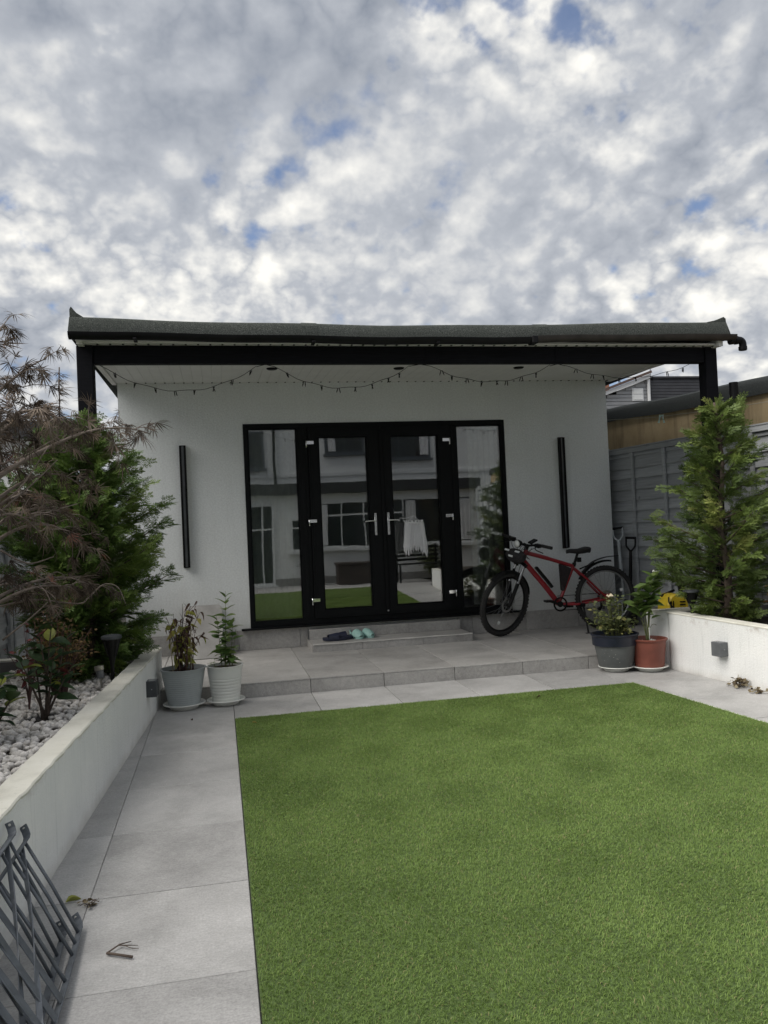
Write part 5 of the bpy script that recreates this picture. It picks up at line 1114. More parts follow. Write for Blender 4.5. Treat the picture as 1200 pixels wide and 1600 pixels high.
Mg2 = Matrix.Translation((-.02, 0, WR_+.045)) ; bw('mudguard', guard(Mg, WR_+.02, rad(28), rad(112), .030, 10), 'bike_black') if False else None
st3 = MB().tube([(.30, 0, .70), (.12, 0, WR_+.40)], .008, 8); bw('mudguard_stay', st3, 'bike_black')
# the long rear tail of the guard
tl = MB(); pts = spline([(.27, 0, .66), (.15, 0, .765), (-.0, 0, .815), (-.17, 0, .828)], 6); tl.bar(pts, .052, .006, (0, 1, 0)); bw('rear_mudguard', tl, 'bike_black', bk, False, .001)
MF = MS @ Matrix.Translation(FA); bw('mudguard', guard(MF, WR_+.022, rad(52), rad(128), .036, 14), 'bike_black'); bw('mudguard', guard(MF, WR_+.022, rad(128), rad(172), .034, 10), 'bike_black')
# fork
fk = MB()
for s_ in (-1, 1):
    a_ = MS @ Vector((1.015, s_*.062, .765)); b_ = MS @ Vector((1.195, s_*.062, WR_)); m_ = a_.lerp(b_, .42); fk.tube([m_, b_], .021, 12)
fk.tube([MS @ Vector((1.09, -.06, .62)), MS @ Vector((1.105, 0, .745)), MS @ Vector((1.09, .06, .62))], .014, 8); bw('fork_lowers', fk, 'bike_black', bk, 'auto')
fk = MB()
for s_ in (-1, 1): fk.tube([MS @ Vector((1.012, s_*.062, .775)), MS @ Vector((1.10, s_*.062, .58))], .0145, 12)
bw('fork_stanchions', fk, 'bike_grey_metal', bk, 'auto')
fk = MB().bar([MS @ Vector((1.005, -.085, .79)), MS @ Vector((1.0, 0, .815)), MS @ Vector((1.005, .085, .79))], .035, .04, (ax.x, ax.y, ax.z)); fk.tube([MS @ Vector((.995, 0, .80)), MS @ HT, MS @ (HT+ax*.05)], .017, 10)
for s_ in (-1, 1): fk.tube([MS @ Vector((1.003, s_*.062, .765)), MS @ Vector((.998, s_*.062, .80))], .022, 10)
fk.tube([MS @ (HT+ax*.045), MS @ (HT+ax*.055+Vector((.07, 0, .02)))], .018, 10); bw('fork_crown', fk, 'bike_black', bk, 'auto')
# handlebar
hc = HT+ax*.055+Vector((.07, 0, .02)); hbp = [MS @ (hc+Vector((-.045, -.36, .028))), MS @ (hc+Vector((-.03, -.2, .026))), MS @ (hc+Vector((0, -.06, .0))), MS @ (hc+Vector((0, .06, .0))), MS @ (hc+Vector((-.03, .2, .026))), MS @ (hc+Vector((-.045, .36, .028)))]
bw('handlebar', MB().tube(spline(hbp, 6), .0125, 10), 'bike_black')
for s_ in (-1, 1):
    g = MB().tube([MS @ (hc+Vector((-.031, s_*.235, .027))), MS @ (hc+Vector((-.045, s_*.365, .028)))], .0185, 12); bw('grip', g, 'rubber', bk, 'auto')
    g = MB().box((-.025, -.03, -.02), (.025, .03, .02), MS @ Matrix.Translation(hc+Vector((-.02, s_*.19, .02)))); g.tube(spline([MS @ (hc+Vector((.005, s_*.18, .01))), MS @ (hc+Vector((.045, s_*.22, -.012))), MS @ (hc+Vector((.035, s_*.32, -.03)))], 4), .006, 6); bw('brake_lever', g, 'bike_black', bk, 'auto', .002)
g = MB().box((-.05, -.03, -.01), (.05, .03, .008), MS @ Matrix.Translation(hc+Vector((-.03, .10, .05))) @ Matrix.Rotation(.3, 4, 'Y')); g.tube([MS @ (hc+Vector((-.01, .10, .01))), MS @ (hc+Vector((-.03, .10, .045)))], .010, 8); bw('display', g, 'bike_black', bk, False, .004)
lamp = MB().lathe([(.001, -.05), (.024, -.05), (.042, -.01), (.045, .012), (.044, .014)], n=18, M=MS @ Matrix.Translation(hc+Vector((.095, .0, .018))) @ Matrix.Rotation(rad(90), 4, 'Y')); lo = bw('headlamp', lamp, 'bike_black', bk, 'auto')
bw('lens', MB().lathe([(.041, .0), (.032, .012), (.001, .018)], n=18, M=MS @ Matrix.Translation(hc+Vector((.109, .0, .018))) @ Matrix.Rotation(rad(90), 4, 'Y')), 'lamp_lens', lo)
# handlebar bag with reflective patches
MBg = MS @ Matrix.Translation(hc+Vector((.115, .0, -.115))); bg_ = []
for i in range(13):
    u = i/12; y = lerp(-.125, .125, u); k = math.sin(math.pi*min(max(u, .04), .96))**.35
    bg_.append([MBg @ Vector((.068*k*math.cos(a), y, .078*k*math.sin(a)*(1 if math.sin(a) > 0 else 1.1))) for a in [2*math.pi*j/16 for j in range(17)]])
b_ = MB().grid(bg_); b_.add(bg_[0][:-1], [tuple(range(16))]); b_.add(bg_[-1][:-1], [tuple(range(15, -1, -1))]); bo = bw('handlebar_bag', b_, 'bag_fabric')
for (y, z, rr2) in ((-.085, .055, .25), (.06, .062, .25), (-.01, .004, .0)):
    rp = MB().box((-.004, -.032, -.011), (.004, .032, .011), MBg @ Matrix.Translation((.072*math.cos(math.asin(min(.95, z/.08))), y, z)) @ Matrix.Rotation(-math.asin(min(.95, z/.08)), 4, 'Y')); bw('reflective_patch', rp, 'reflective', bo, False, .002)
for y in (-.06, .06): bw('bag_strap', MB().bar([MBg @ Vector((-.06, y, .07)), MBg @ Vector((-.085, y, .12)), MS @ (hc+Vector((0, y, .015)))], .02, .004, (0, 1, 0)), 'bag_fabric', bo)
# triangular frame bag
fbg = MB(); tri = [(.545, .775), (.405, .715), (.50, .47), (.53, .465)]; v = [(p[0], .032, p[1]) for p in tri]+[(p[0], -.032, p[1]) for p in tri]; fbg.add(v, [(0, 1, 2, 3), (7, 6, 5, 4), (0, 4, 5, 1), (1, 5, 6, 2), (2, 6, 7, 3), (3, 7, 4, 0)]); bw('frame_bag', fbg, 'bag_maroon', bk, False, .012)
cb = MB()
for s_, yy in ((-1, -.18), (1, .18), (1, .1)):
    cb.tube(bez([MS @ (hc+Vector((0, yy, .0))), MS @ (hc+Vector((.10, yy*.6, -.06))), MS @ Vector((1.0, .02*s_, .92)), Vector((.90, .02*s_, .84))], 10), .0028, 5)
for k in range(4):
    cb.tube(bez([MS @ (hc+Vector((.0, .12-.06*k, .0))), MS @ (hc+Vector((.09, .10-.05*k, .02-.03*k))), MS @ (hc+Vector((.10, .02*k-.03, -.12))), Vector((.93, .015*(k-1.5), .86))], 10), .0026, 5)
cb.tube(spline([MS @ (hc+Vector((.03, .15, -.01))), MS @ Vector((1.06, .055, .80)), MS @ Vector((1.13, .075, .60)), MS @ Vector((1.19, .07, .44))], 6), .0028, 5); bw('cables', cb, 'bike_black')
cal = MB().box((-.02, .045, -.04), (.02, .075, .04), MS @ Matrix.Translation((1.15, 0, .42))); bw('brake_caliper', cal, 'bike_grey_metal', bk, False, .005)
bk.matrix_world = Matrix.Translation((2.455, -.415, HP)) @ Matrix.Rotation(rad(180), 4, 'Z') @ Matrix.Rotation(rad(-2.2), 4, 'X')

# ================================================================== STRING LIGHTS
sl_ = thing('string_lights', 'dark string lights with drooping bulbs swagged along the canopy beam', 'string lights', (0, -1.97, 2.8)); cb = MB(); ybm = -1.965
bulb = mesh_of(MB().tube([(0, 0, 0), (0, 0, -.036)], [.0038, .0046], 7).ball((0, 0, -.041), .004, 7, 5), 'bulb', 'bike_black', True)
cb.tube([(-2.72, ybm, 2.84), (-2.70, ybm, 2.812)], .003, 5); q = random.Random(3)
for (x0, z0, x1, z1, sag) in ((-2.70, 2.812, -1.43, 2.80, .205), (-1.28, 2.80, -.09, 2.80, .185), (.105, 2.80, 1.24, 2.805, .14), (1.385, 2.805, 2.70, 2.825, .125)):
    pts = [Vector((lerp(x0, x1, i/24), ybm+.02*math.sin(i/24*math.pi), lerp(z0, z1, i/24)-sag*4*(i/24)*(1-i/24)+.006*math.sin(i*1.1))) for i in range(25)]; cb.tube(pts, .0024, 5); k = 2
    while k < 24:
        for j in range(2): place('bulb', bulb, sl_, Matrix.Translation(pts[k]+Vector((.012*j, 0, 0))) @ Matrix.Rotation(q.uniform(-.45, .45), 4, 'Y') @ Matrix.Rotation(q.uniform(-.3, .3), 4, 'X'))
        k += q.choice((2, 3, 3))
for x0, x1 in ((-1.43, -1.28), (-.09, .105), (1.24, 1.385)): cb.tube([(x0, ybm, 2.80), (lerp(x0, x1, .5), ybm-.01, 2.815), (x1, ybm, 2.80)], .0032, 5)
obj('cable', cb, 'bike_black', sl_, True)

# ================================================================== SMALL THINGS ON THE PATIO
q = random.Random(61)
tl_ = Matrix.Translation((-2.0, -.42, HP+.002)) @ Matrix.Rotation(rad(-38.5), 4, 'X'); ls = MB(); rr0 = .05
prof2 = [(-.20, 0), (.20, 0), (.20, .60)]+[(.20-rr0+rr0*math.cos(a), .60+rr0*math.sin(a)) for a in [rad(15*i) for i in range(1, 7)]]+[(-.20, .65)]; k = len(prof2)
ls.add([tl_ @ Vector((p[0], -.009, p[1])) for p in prof2]+[tl_ @ Vector((p[0], .009, p[1])) for p in prof2], [tuple(range(k)), tuple(range(2*k-1, k-1, -1))]+[(i, k+i, k+(i+1) % k, (i+1) % k) for i in range(k)])
obj('stone_slab', ls, 'slab_grey', label='loose grey slab leaning on the wall behind the two left pots', cat='slab')
def slide(c, rz, lab, K=1.22):
    t_ = thing('sandal', lab, 'sandal', c, 'navy sandals'); M = Matrix.Translation(c) @ Matrix.Rotation(rz, 4, 'Z') @ Matrix.Scale(1.2, 4)
    out_ = [(.135*math.cos(a), (.046+.010*math.cos(a))*math.sin(a)) for a in [2*math.pi*i/28 for i in range(28)]]; v = [M @ Vector((p[0], p[1], z+.010*(p[0]/.135)**2)) for z, s_ in ((0, 1), (.012, 1.02), (.026, 1.0)) for p in [(a*s_, b*s_) for a, b in out_]]
    f = [(r_*28+i, r_*28+(i+1) % 28, r_*28+28+(i+1) % 28, r_*28+28+i) for r_ in range(2) for i in range(28)]+[tuple(range(27, -1, -1)), tuple(56+i for i in range(28))]; obj('sole', MB().add(v, f), 'navy_rubber', t_, 'auto')
    rows_ = [[M @ Vector((lerp(.0, .085, i/5), .052*math.cos(a)*(1-.15*i/5), .018+.052*math.sin(a)*(1-.25*(i/5)))) for a in [math.pi*j/10 for j in range(11)]] for i in range(6)]; rows2 = [[p+Vector((0, 0, -.004)) for p in r_] for r_ in rows_[::-1]]; obj('strap', MB().grid(rows_).grid(rows2), 'navy_rubber', t_, True)
slide((-.60, -.30, .199), rad(186), 'front navy slide sandal on the step, nearer the edge'); slide((-.50, -.215, .199), rad(190), 'rear navy slide sandal on the step beside the mint clogs')
def clog(c, rz, lab):
    t_ = thing('clog', lab, 'clog', c, 'mint rubber clogs'); M = Matrix.Translation(c) @ Matrix.Rotation(rz, 4, 'Z') @ Matrix.Scale(1.15, 4)
    out_ = [(.118*math.cos(a), (.043+.009*math.cos(a))*math.sin(a)) for a in [2*math.pi*i/26 for i in range(26)]]; v = [M @ Vector((p[0], p[1], z)) for z in (0, .022) for p in out_]; obj('sole', MB().add(v, [(i, (i+1) % 26, 26+(i+1) % 26, 26+i) for i in range(26)]+[tuple(range(25, -1, -1)), tuple(26+i for i in range(26))]), 'mint_rubber', t_, 'auto')
    def upper(s_, nz):
        rows_ = []
        for i in range(9):
            u = i/8; x = lerp(-.01, .116, u); w_ = .0505*math.sqrt(max(.02, 1-(u*.96)**3)); h = float(np.interp(u, [0, .3, .7, 1], [.062, .060, .045, .014])); rows_.append([M @ Vector((x*s_, w_*s_*math.cos(a), .020+h*s_*math.sin(a))) for a in [math.pi*j/10 for j in range(11)]])
        return rows_
    obj('upper', MB().grid(upper(1, 0)).grid(upper(.94, 0)[::-1]), 'mint_rubber', t_, True)
    st4 = [M @ Vector((-.01, .048, .045)), M @ Vector((-.07, .045, .060)), M @ Vector((-.112, .0, .064)), M @ Vector((-.07, -.045, .060)), M @ Vector((-.01, -.048, .045))]; obj('heel_strap', MB().bar(spline(st4, 5), .016, .004, (0, 0, 1)), 'mint_rubber', t_)
    rim_ = MB()
    for s_ in (-1, 1): rim_.bar([M @ Vector((lerp(-.10, .0, i/5), s_*.043*math.sin(math.pi*(.28+.25*i/5)), .030)) for i in range(6)], .02, .006, (0, 0, 1))
    obj('side_wall', rim_, 'mint_rubber', t_)
clog((-.375, -.21, .199), rad(-78), 'left mint green rubber clog on the door step'); clog((-.265, -.185, .199), rad(-70), 'right mint green rubber clog on the door step')

# clothes airer folded behind the left planter
ai = thing('clothes_airer', 'folded white clothes airer standing behind the left planter corner', 'clothes airer', (-2.62, -1.2, HP)); a_ = MB()
def apt(s, h): return Vector((-2.60-.02*s, -1.35+.30*s, HP+h))
for x0, y0, x1, y1, h in ((-2.575, -1.15, -2.635, -1.05, .50), (-2.60, -1.38, -2.655, -1.30, .50)):
    a_.tube([(x0, y0, HP), (x1, y1, HP+h)], .009, 8)
a_.tube([(-2.635, -1.05, HP+.5), (-2.655, -1.30, HP+.5)], .009, 8); obj('leg_frame', a_, 'airer_white', ai, True); a_ = MB()
for k in range(6):
    z = HP+.16+.06*k; a_.tube([(-2.60-.01*k*.8, -1.36+.008*k, z), (-2.98, -1.28+.008*k, z-.16)], .0045, 6)
obj('rails', a_, 'airer_white', ai, True); a_ = MB()
for x0, x1 in ((-2.585, -2.62), (-2.96, -2.99)): a_.tube([(x0, -1.42, HP), (x1, -1.30, HP+.52)], .009, 8)
obj('leg_frame', a_, 'airer_white', ai, True)

# solar torches
def torch(c, h, lab, lean=0.):
    t_ = thing('solar_torch', lab, 'solar light', c, 'black solar torches'); M = Matrix.Translation(c) @ Matrix.Rotation(lean, 4, 'Y')
    obj('stake', MB().lathe([(.008, -.05), (.012, .0), (.013, h*.45), (.020, h*.55)], n=12, M=M), 'bike_black', t_, 'auto'); obj('torch_cone', MB().lathe([(.019, h*.54), (.026, h*.62), (.058, h*.93), (.052, h*.93), (.018, h*.6)], n=18, M=M, close=True), 'bike_black', t_, 'auto')
    rb_ = MB()
    for k in range(8):
        a = 2*math.pi*k/8; rb_.tube([M @ Vector((.027*math.cos(a), .027*math.sin(a), h*.62)), M @ Vector((.060*math.cos(a), .060*math.sin(a), h*.94))], .0045, 5)
    obj('ribs', rb_, 'bike_black', t_); obj('diffuser', MB().lathe([(.022, h*.62), (.048, h*.92)], n=16, M=M), 'solar_glass', t_, True); cp_ = obj('cap', MB().lathe([(.064, h*.925), (.070, h*.94), (.068, h*.985), (.052, h), (.001, h*1.0)], n=20, M=M), 'lamp_dark', t_, 'auto'); obj('solar_cell', MB().lathe([(.024, h*1.002), (.022, h*1.006), (.001, h*1.006)], n=12, M=M), 'solar_glass', cp_)
torch((-2.556, -3.0, .34), .385, 'black solar torch standing in the left pebble bed'); torch((2.255, -2.44, .40), .315, 'black solar torch in the right planter by the pressure washer')
sg = thing('solar_light', 'small steel solar stake light beside the black torch', 'solar light', (-2.62, -3.08, .34)); M = Matrix.Translation((-2.615, -3.08, .345)) @ Matrix.Rotation(-.10, 4, 'Y')
obj('stake', MB().lathe([(.007, -.03), (.008, .10)], n=10, M=M), 'steel', sg, 'auto'); obj('lantern', MB().lathe([(.010, .10), (.024, .105), (.027, .155), (.024, .158)], n=16, M=M), 'solar_glass', sg, 'auto'); obj('cap', MB().lathe([(.030, .157), (.032, .160), (.031, .185), (.001, .19)], n=16, M=M), 'steel', sg, 'auto')

# garden tools against the fence
def tool(lab, top, foot, mats, dw, blade):
    t_ = thing('spade' if blade == 'spade' else 'garden_fork', lab, 'garden tool', foot, 'garden tools leaning on the fence'); A_ = Vector(top); B_ = Vector(foot); d = (B_-A_).normalized(); sd = Vector((.55, -.83, 0)); sd = (sd-d*sd.dot(d)).normalized(); g = MB()
    J = A_+d*.16; g.tube(spline([J, J-d*.06+sd*dw*.45, A_+sd*dw*.5+d*.02, A_+sd*dw*.5], 4), .011, 8); g.tube(spline([J, J-d*.06-sd*dw*.45, A_-sd*dw*.5+d*.02, A_-sd*dw*.5], 4), .011, 8); obj('d_handle', g, mats[0], t_, True)
    obj('grip', MB().tube([A_+sd*dw*.55, A_-sd*dw*.55], .015, 10), 'bike_black', t_, 'auto'); obj('shaft', MB().tube([J-d*.02, J+d*.05, J+d*.42], [.016, .019, .020], 10), mats[0], t_, 'auto'); obj('shaft', MB().tube([J+d*.415, B_-d*.26], .013, 10), mats[1], t_, 'auto')
    nn = d.cross(sd)
    if blade == 'spade': obj('blade', MB().bar([B_-d*.29, B_-d*.20, B_-d*.08, B_], .17, .006, sd), mats[1], t_)
    else:
        g = MB().tube([B_-d*.27-sd*.08, B_-d*.27+sd*.08], .010, 8)
        for k in range(4): g.tube([B_-d*.27+sd*(-.08+.0533*k), B_-d*.12+sd*(-.08+.0533*k)+nn*.01, B_+sd*(-.08+.0533*k)], [.008, .007, .003], 6)
        obj('tines', g, mats[1], t_)
tool('grey handled garden fork leaning on the fence behind the bicycle wheel', (2.875, .0, 1.25), (2.84, -.16, HP+.003), ('tool_grey', 'tool_grey'), .125, 'fork'); tool('black handled spade leaning on the fence beside the garden fork', (2.905, -.25, 1.135), (2.85, -.24, HP+.003), ('bike_black', 'bike_black'), .115, 'spade')
# pressure washer
pw = thing('pressure_washer', 'yellow pressure washer with black handle behind the right planter', 'pressure washer', (2.80, -1.25, HP)); b_ = MB()
prof3 = [(-.115, 0), (.115, 0), (.125, .12), (.115, .29), (.075, .375), (.02, .395), (-.05, .40), (-.09, .375), (-.125, .29), (-.12, .12)]; k = len(prof3)
b_.add([(2.80+p[0], -1.36, HP+.05+p[1]) for p in prof3]+[(2.80+p[0], -1.14, HP+.05+p[1]) for p in prof3], [tuple(range(k)), tuple(range(2*k-1, k-1, -1))]+[(i, k+i, k+(i+1) % k, (i+1) % k) for i in range(k)]); obj('body', b_, 'washer_yellow', pw, False, .018)
g = MB()
for z in (.30, .33, .36): g.box((2.81, -1.366, HP+z), (2.87, -1.3605, HP+z+.012))
g.box((2.70, -1.366, HP+.28), (2.715, -1.3605, HP+.38)); g.box((2.73, -1.366, HP+.28), (2.74, -1.3605, HP+.38)); obj('vents', g, 'bike_black', pw)
for x in (2.66, 2.94): obj('wheel', MB().lathe([(.02, 0), (.085, 0), (.09, .01), (.09, .03), (.085, .04), (.02, .04)], n=24, M=Matrix.Translation((x+.0, -1.25, HP+.09)) @ Matrix.Rotation(rad(90 if x > 2.8 else -90), 4, 'Y')), 'bike_black', pw, 'auto')
g = MB().tube(spline([(2.93, -1.22, HP+.30), (2.91, -1.24, HP+.50), (2.875, -1.25, HP+.68), (2.84, -1.25, HP+.80), (2.865, -1.25, HP+.88)], 5), [.034]*6+[.040]*5+[.045]*5+[.042]*5, 12); g.ball((2.845, -1.25, HP+.76), .055, 10, 8, (.8, 1, 1.3)); obj('handle', g, 'bike_black', pw, True)
obj('hose', MB().tube(spline([(2.68, -1.37, HP+.42), (2.67, -1.40, HP+.36), (2.73, -1.42, HP+.30), (2.84, -1.42, HP+.285), (2.95, -1.40, HP+.32)], 6), .008, 7).tube(spline([(2.93, -1.25, HP+.70), (3.0, -1.35, HP+.55), (3.03, -1.42, HP+.35), (3.06, -1.42, HP+.1)], 6), .008, 7), 'bike_black', pw, True); obj('lance', MB().tube([(2.70, -1.2, HP+.42), (2.86, -1.18, HP+.47)], .014, 8), 'bike_black', pw)
# clothes line and pegs
obj('clothes_line', MB().tube([(2.812, .03, 2.555), (3.02, -.75, 2.475), (3.30, -1.75, 2.43), (3.52, -2.5, 2.42)], .0028, 6), 'line_cord', label='thin clothes line strung from the room corner to the right', cat='clothes line')
for k, (dx, rz, lab) in enumerate(((0, .28, 'pale green clothes peg on the line, tilting left'), (.018, -.22, 'pale green clothes peg on the line, tilting right'))):
    t_ = thing('clothes_peg', lab, 'clothes peg', (3.03+dx, -.80-.02*k, 2.47), 'clothes pegs on the line')
    for s_ in (-1, 1): obj('peg_half', MB().box((-.004, -.006, -.075), (.004, .006, .018), Matrix.Translation((3.03+dx, -.80-.02*k, 2.475)) @ Matrix.Rotation(rz+s_*.17, 4, 'Y') @ Matrix.Translation((s_*.006, 0, 0))), 'peg_green', t_, False, .0015)
    obj('spring', MB().tube([(3.025+dx, -.81-.02*k, 2.462), (3.035+dx, -.79-.02*k, 2.462)], .006, 8), 'bike_grey_metal', t_)

# ================================================================== INSIDE THE GLASS
slat_w = .078
def blind(lab, x0, n_):
    t_ = thing('vertical_blind', lab, 'blind', (x0, .14, 2.5)); rows_ = [[(u*slat_w, .010*math.sin(math.pi*(u+.5)), z) for u in (-.5, -.25, 0, .25, .5)] for z in (.44, 1.5, 2.49)]; me = mesh_of(MB().grid(rows_), 'slat', 'blind_fabric', True)
    for k in range(n_): place('slat', me, t_, Matrix.Translation((x0+.066*k, .105, 0)) @ Matrix.Rotation(rad(rnd.uniform(14, 26)), 4, 'Z'))
    obj('headrail', MB().box((x0-.05, .08, 2.492), (x0+.066*(n_-1)+.05, .13, 2.53)), 'soffit_pvc', t_)
blind('pale vertical blind behind the left side window', -1.43, 8); blind('pale vertical blind behind the right side window', 1.11, 6)
GX, GY, GZ = .318, -.215, 1.425
ga = thing('peg_hanger', 'peg hanger with white cloths hung on the right door handle', 'laundry', (GX, GY, GZ)); hg = MB().torus((GX, GY, GZ), .10, .005, Matrix.Rotation(rad(90), 3, 'X'), 28, 6)
hg.tube(spline([(.185, -.10, 1.472), (.195, -.11, 1.480), (.24, -.17, 1.475), (GX, GY, 1.50)], 4), .003, 6)
for k in range(4): a = k*1.571+.4; hg.tube([(GX+.098*math.cos(a), GY+.098*math.sin(a), GZ+.003), (GX, GY, 1.50)], .002, 4)
obj('ring', hg, 'airer_white', ga); q = random.Random(9)
for k in range(16): a = 2*math.pi*k/16; obj('peg', MB().box((-.005, -.004, -.03), (.005, .004, .026), Matrix.Translation((GX+.10*math.cos(a), GY+.10*math.sin(a), GZ)) @ Matrix.Rotation(q.uniform(-.4, .4), 4, 'Y')), 'airer_white', ga)
for (a0, a1, ln) in ((3.4, 4.25, .31), (4.3, 5.1, .28), (5.15, 6.1, .32), (.3, 2.6, .28)):
    rows_ = []
    for i in range(17):
        t = i/16; rows_.append([(GX+(.097+.035*t+.013*math.sin(j*1.25+i*.15))*math.cos(lerp(a0, a1, j/26)), GY+(.097+.03*t*t+.017*math.sin(j*1.25+i*.15))*math.sin(lerp(a0, a1, j/26)), GZ-.005-ln*t*(1+(.13*math.sin(j*.9)+.09*math.sin(j*2.3+a0))*t)) for j in range(27)])
    obj('cloth', MB().grid(rows_), 'white_cloth', ga, True)

# ================================================================== FOREGROUND: FOLDED METAL FRAMES AND LITTER
def metal_frame(lab, a0, a1, b0, b1, slats, rods, brace=True):
    t_ = thing('metal_frame', lab, 'metal frame', tuple(a0), 'dark grey metal frames leaning on the planter'); a0, a1, b0, b1 = map(Vector, (a0, a1, b0, b1)); crs = (b0-a0).normalized(); nrm = crs.cross((a1-a0).normalized()).normalized()
    def rail(p0_, p1_, s_):
        d = (p1_-p0_).normalized(); L_ = (p1_-p0_).length; bow = nrm*(.018*s_)
        pts = [p0_+d*L_*u+bow*math.sin(u*math.pi) for u in [i/10 for i in range(11)]]; obj('rail', MB().bar(pts, .025, .005, nrm), 'frame_grey', t_, False, .001)
        tb = MB().bar([p0_, p0_-d*.02+crs*.006, p0_-d*.03+crs*.022, p0_-d*.034+crs*.044], .028, .005, nrm); o_ = obj('end_tab', tb, 'frame_grey', t_, False, .001)
        c_ = p0_-d*.033+crs*.034; ring_ = MB().lathe([(.0045, -.004), (.0045, .004)], n=10, M=Matrix.Translation(c_) @ d.to_track_quat('Z', 'Y').to_matrix().to_4x4()); obj('bolt_hole', ring_, 'step_trim', o_)
        return pts
    A_ = rail(a0, a1, 1); B_ = rail(b0, b1, 1)
    def at(P_, u): i = min(9, int(u*10)); return P_[i].lerp(P_[i+1], u*10-i)
    for u in rods: obj('rod', MB().tube([at(A_, u), at(A_, u).lerp(at(B_, u), .5)+nrm*.004, at(B_, u)], .0058, 8), 'frame_grey', t_, True)
    for u in slats: obj('slat', MB().bar([at(A_, u)+nrm*.008, at(A_, u).lerp(at(B_, u), .5)+nrm*.010, at(B_, u)+nrm*.008], .034, .004, (a1-a0).normalized()), 'frame_grey', t_, False, .001)
    if brace:
        for (u0, u1, k) in ((.06, .62, .020),):
            pts = bez([at(B_, u0), at(B_, u0).lerp(at(A_, u1), .5)+nrm*k, at(A_, u1)], 12); sds = [(nrm*math.cos(i/12*2.4)+(a1-a0).normalized()*math.sin(i/12*2.4)) for i in range(13)]; obj('brace', MB().bar(pts, .018, .004, [tuple(s_) for s_ in sds]), 'frame_grey', t_, False, .0008)
xp = lambda y: xl_face(y)
metal_frame('front dark grey metal frame with slats leaning on the left planter', (-2.335, -5.82, .022), (-2.315, -7.0, .020), (-2.525, -5.70, .315), (-2.565, -6.95, .315), [.40, .48, .56, .64, .72, .80, .88], [.02, .09, .16, .30], True)
metal_frame('rear dark grey metal frame behind the front one by the planter', (-2.385, -5.85, .020), (-2.355, -7.0, .020), (-2.535, -5.86, .385), (-2.575, -7.05, .385), [.40, .50, .60, .70, .80, .9], [.03, .12, .24], True)
q = random.Random(77)
tw = thing('fallen_twig', 'small forked dark twig lying on the paving', 'twig', (-2.18, -6.0, 0)); s2 = MB(); s2.tube([(-2.222, -5.985, .008), (-2.18, -6.01, .009), (-2.135, -6.035, .008)], [.0045, .004, .0045], 6).tube([(-2.222, -5.985, .008), (-2.185, -5.945, .012), (-2.15, -5.925, .007)], [.003, .0025, .0015], 5).tube([(-2.190, -5.95, .012), (-2.16, -5.955, .010), (-2.125, -5.955, .005)], [.002, .0018, .001], 5).tube([(-2.17, -5.953, .010), (-2.14, -5.975, .006), (-2.12, -5.98, .005)], [.0016, .0014, .001], 4); obj('sprig', s2, 'bark', tw, True)
def litter(name, lab, c, n_, r, sz, mname, up_=.012, stems=3):
    t_ = thing(name, lab, 'dead leaves', c); s2 = MB(); it = []
    for k in range(stems): a = q.uniform(0, 6.28); s2.tube([(c[0]+q.gauss(0, r*.3), c[1]+q.gauss(0, r*.3), .006), (c[0]+r*math.cos(a)*.6, c[1]+r*math.sin(a)*.6, up_+.01), (c[0]+r*math.cos(a), c[1]+r*math.sin(a), up_*q.uniform(.5, 2.5))], [.0018, .0015, .001], 4)
    for k in range(n_): it.append(((c[0]+q.gauss(0, r*.45), c[1]+q.gauss(0, r*.45), q.uniform(.004, up_*2)), (q.gauss(0, 1), q.gauss(0, 1), q.uniform(-.1, .5)), q.gauss(0, .7), sz*q.uniform(.6, 1.3), q.random()))
    V, F, T = fans(it, SG); fast_obj('leaves', V, F, mname, t_, T); obj('stems', s2, 'bark', t_, True)
litter('leaf_litter', 'small tuft of dead brown leaves on the left paving joint', (-2.335, -5.59, 0), 14, .035, .022, 'dry_leaf', .006, 7)
litter('dead_weed', 'larger clump of dried weed against the right planter wall', (2.18, -3.16, 0), 90, .075, .036, 'dry_leaf', .03, 12)
litter('dead_weed', 'smaller spray of dried weed at the right picture edge', (2.16, -3.40, 0), 34, .06, .032, 'dry_leaf', .016, 7)
YLf = leaf_mesh('leaf', 'yellow_leaf', 1, .16, .3, .2); o_ = place('fallen_leaf', YLf, None, Matrix.Translation((-2.43, -5.54, .006)) @ Matrix.Rotation(.5, 4, 'Z') @ Matrix.Scale(.065, 4)); setprops(o_, 'curled yellow leaf on the paving beside the metal frames', 'leaf')
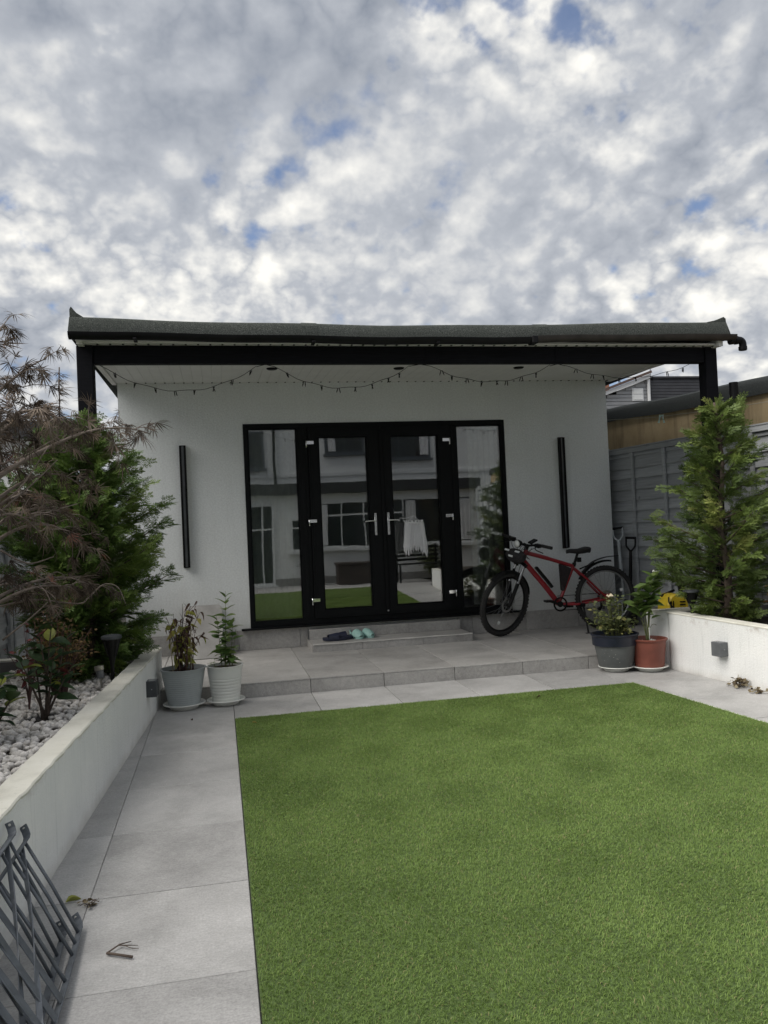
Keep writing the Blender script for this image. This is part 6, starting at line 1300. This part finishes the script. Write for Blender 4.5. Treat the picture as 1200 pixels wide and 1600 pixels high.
for k, (x, y, sz, mn, lab) in enumerate(((-1.62, -2.98, .035, YLf, 'pale fallen leaf on the lawn corner near the white pot'), (-2.06, -2.62, .05, CL, 'brown curled leaf on the paving before the pots'), (.58, -2.98, .04, CL, 'dark fallen leaf on the lawn near the patio'))):
    o_ = place('fallen_leaf', mn, None, Matrix.Translation((x, y, .03 if k != 1 else .008)) @ Matrix.Rotation(k*1.3, 4, 'Z') @ Matrix.Scale(sz, 4)); setprops(o_, lab, 'leaf')

bush('patio_shrub', 'green shrub by the reflected house wall', 'shrub', (3.6, -11.2, 0), .95, .45, 30, 26, .07, 'rose_leaf', 'green_stem', 51, .07)
bush('patio_shrub', 'dark shrub beside the storage box by the house', 'shrub', (.45, -11.3, 0), .7, .3, 24, 24, .06, 'dark_hedge_leaf', 'bark', 52, .06)
gb = thing('garden_bench', 'black slatted bench in front of the reflected house', 'bench', (3.0, -10.5, 0))
for k in range(5): obj('slat', MB().box((2.45, -10.75+.085*k, .43), (3.65, -10.68+.085*k, .455)), 'bike_black', gb, bevel=.003)
for k in range(4): obj('back_slat', MB().box((2.45, -10.78-.012*k, .52+.10*k), (3.65, -10.76-.012*k, .58+.10*k)), 'bike_black', gb, bevel=.003)
for x in (2.5, 3.55):
    obj('leg', MB().box((x, -10.40, 0), (x+.05, -10.35, .43)), 'bike_black', gb); obj('leg', MB().box((x, -10.84, 0), (x+.05, -10.79, .92)), 'bike_black', gb)

for (x0, x1, z0, z1, y) in ((.78, .95, .98, 2.04, YH), (2.14, 2.29, .98, 2.04, YH), (3.02, 3.3, .98, 2.06, YH), (4.45, 4.78, .98, 2.06, YH), (1.4, 1.6, 3.68, 4.5, YH-2.6), (3.06, 3.25, 3.5, 4.4, YH-2.6), (4.2, 4.44, 3.5, 4.4, YH-2.6), (-1.28, -1.12, 3.3, 4.2, YH-2.6)):
    rows_ = [[(lerp(x0, x1, j/12), y+.066+.008*math.sin(j*1.6), z) for j in range(13)] for z in (z0, z1)]; obj('curtain', MB().grid(rows_), 'white_cloth', mh)
obj('drainpipe', MB().tube([(2.48, YH+.07, 0), (2.48, YH+.07, 2.31)], .035, 10).tube([(-.15, YH-2.53, 2.6), (-.15, YH-2.53, 5.6)], .035, 10), 'gutter_black', mh)
obj('plinth', MB().box((-3.7, YH+.001, 0), (5.0, YH+.03, .18)), 'slab_grey', mh); obj('string_course', MB().box((-3.7, YH-2.6, 2.95), (8, YH-2.56, 3.05)), 'trim_white', mh)
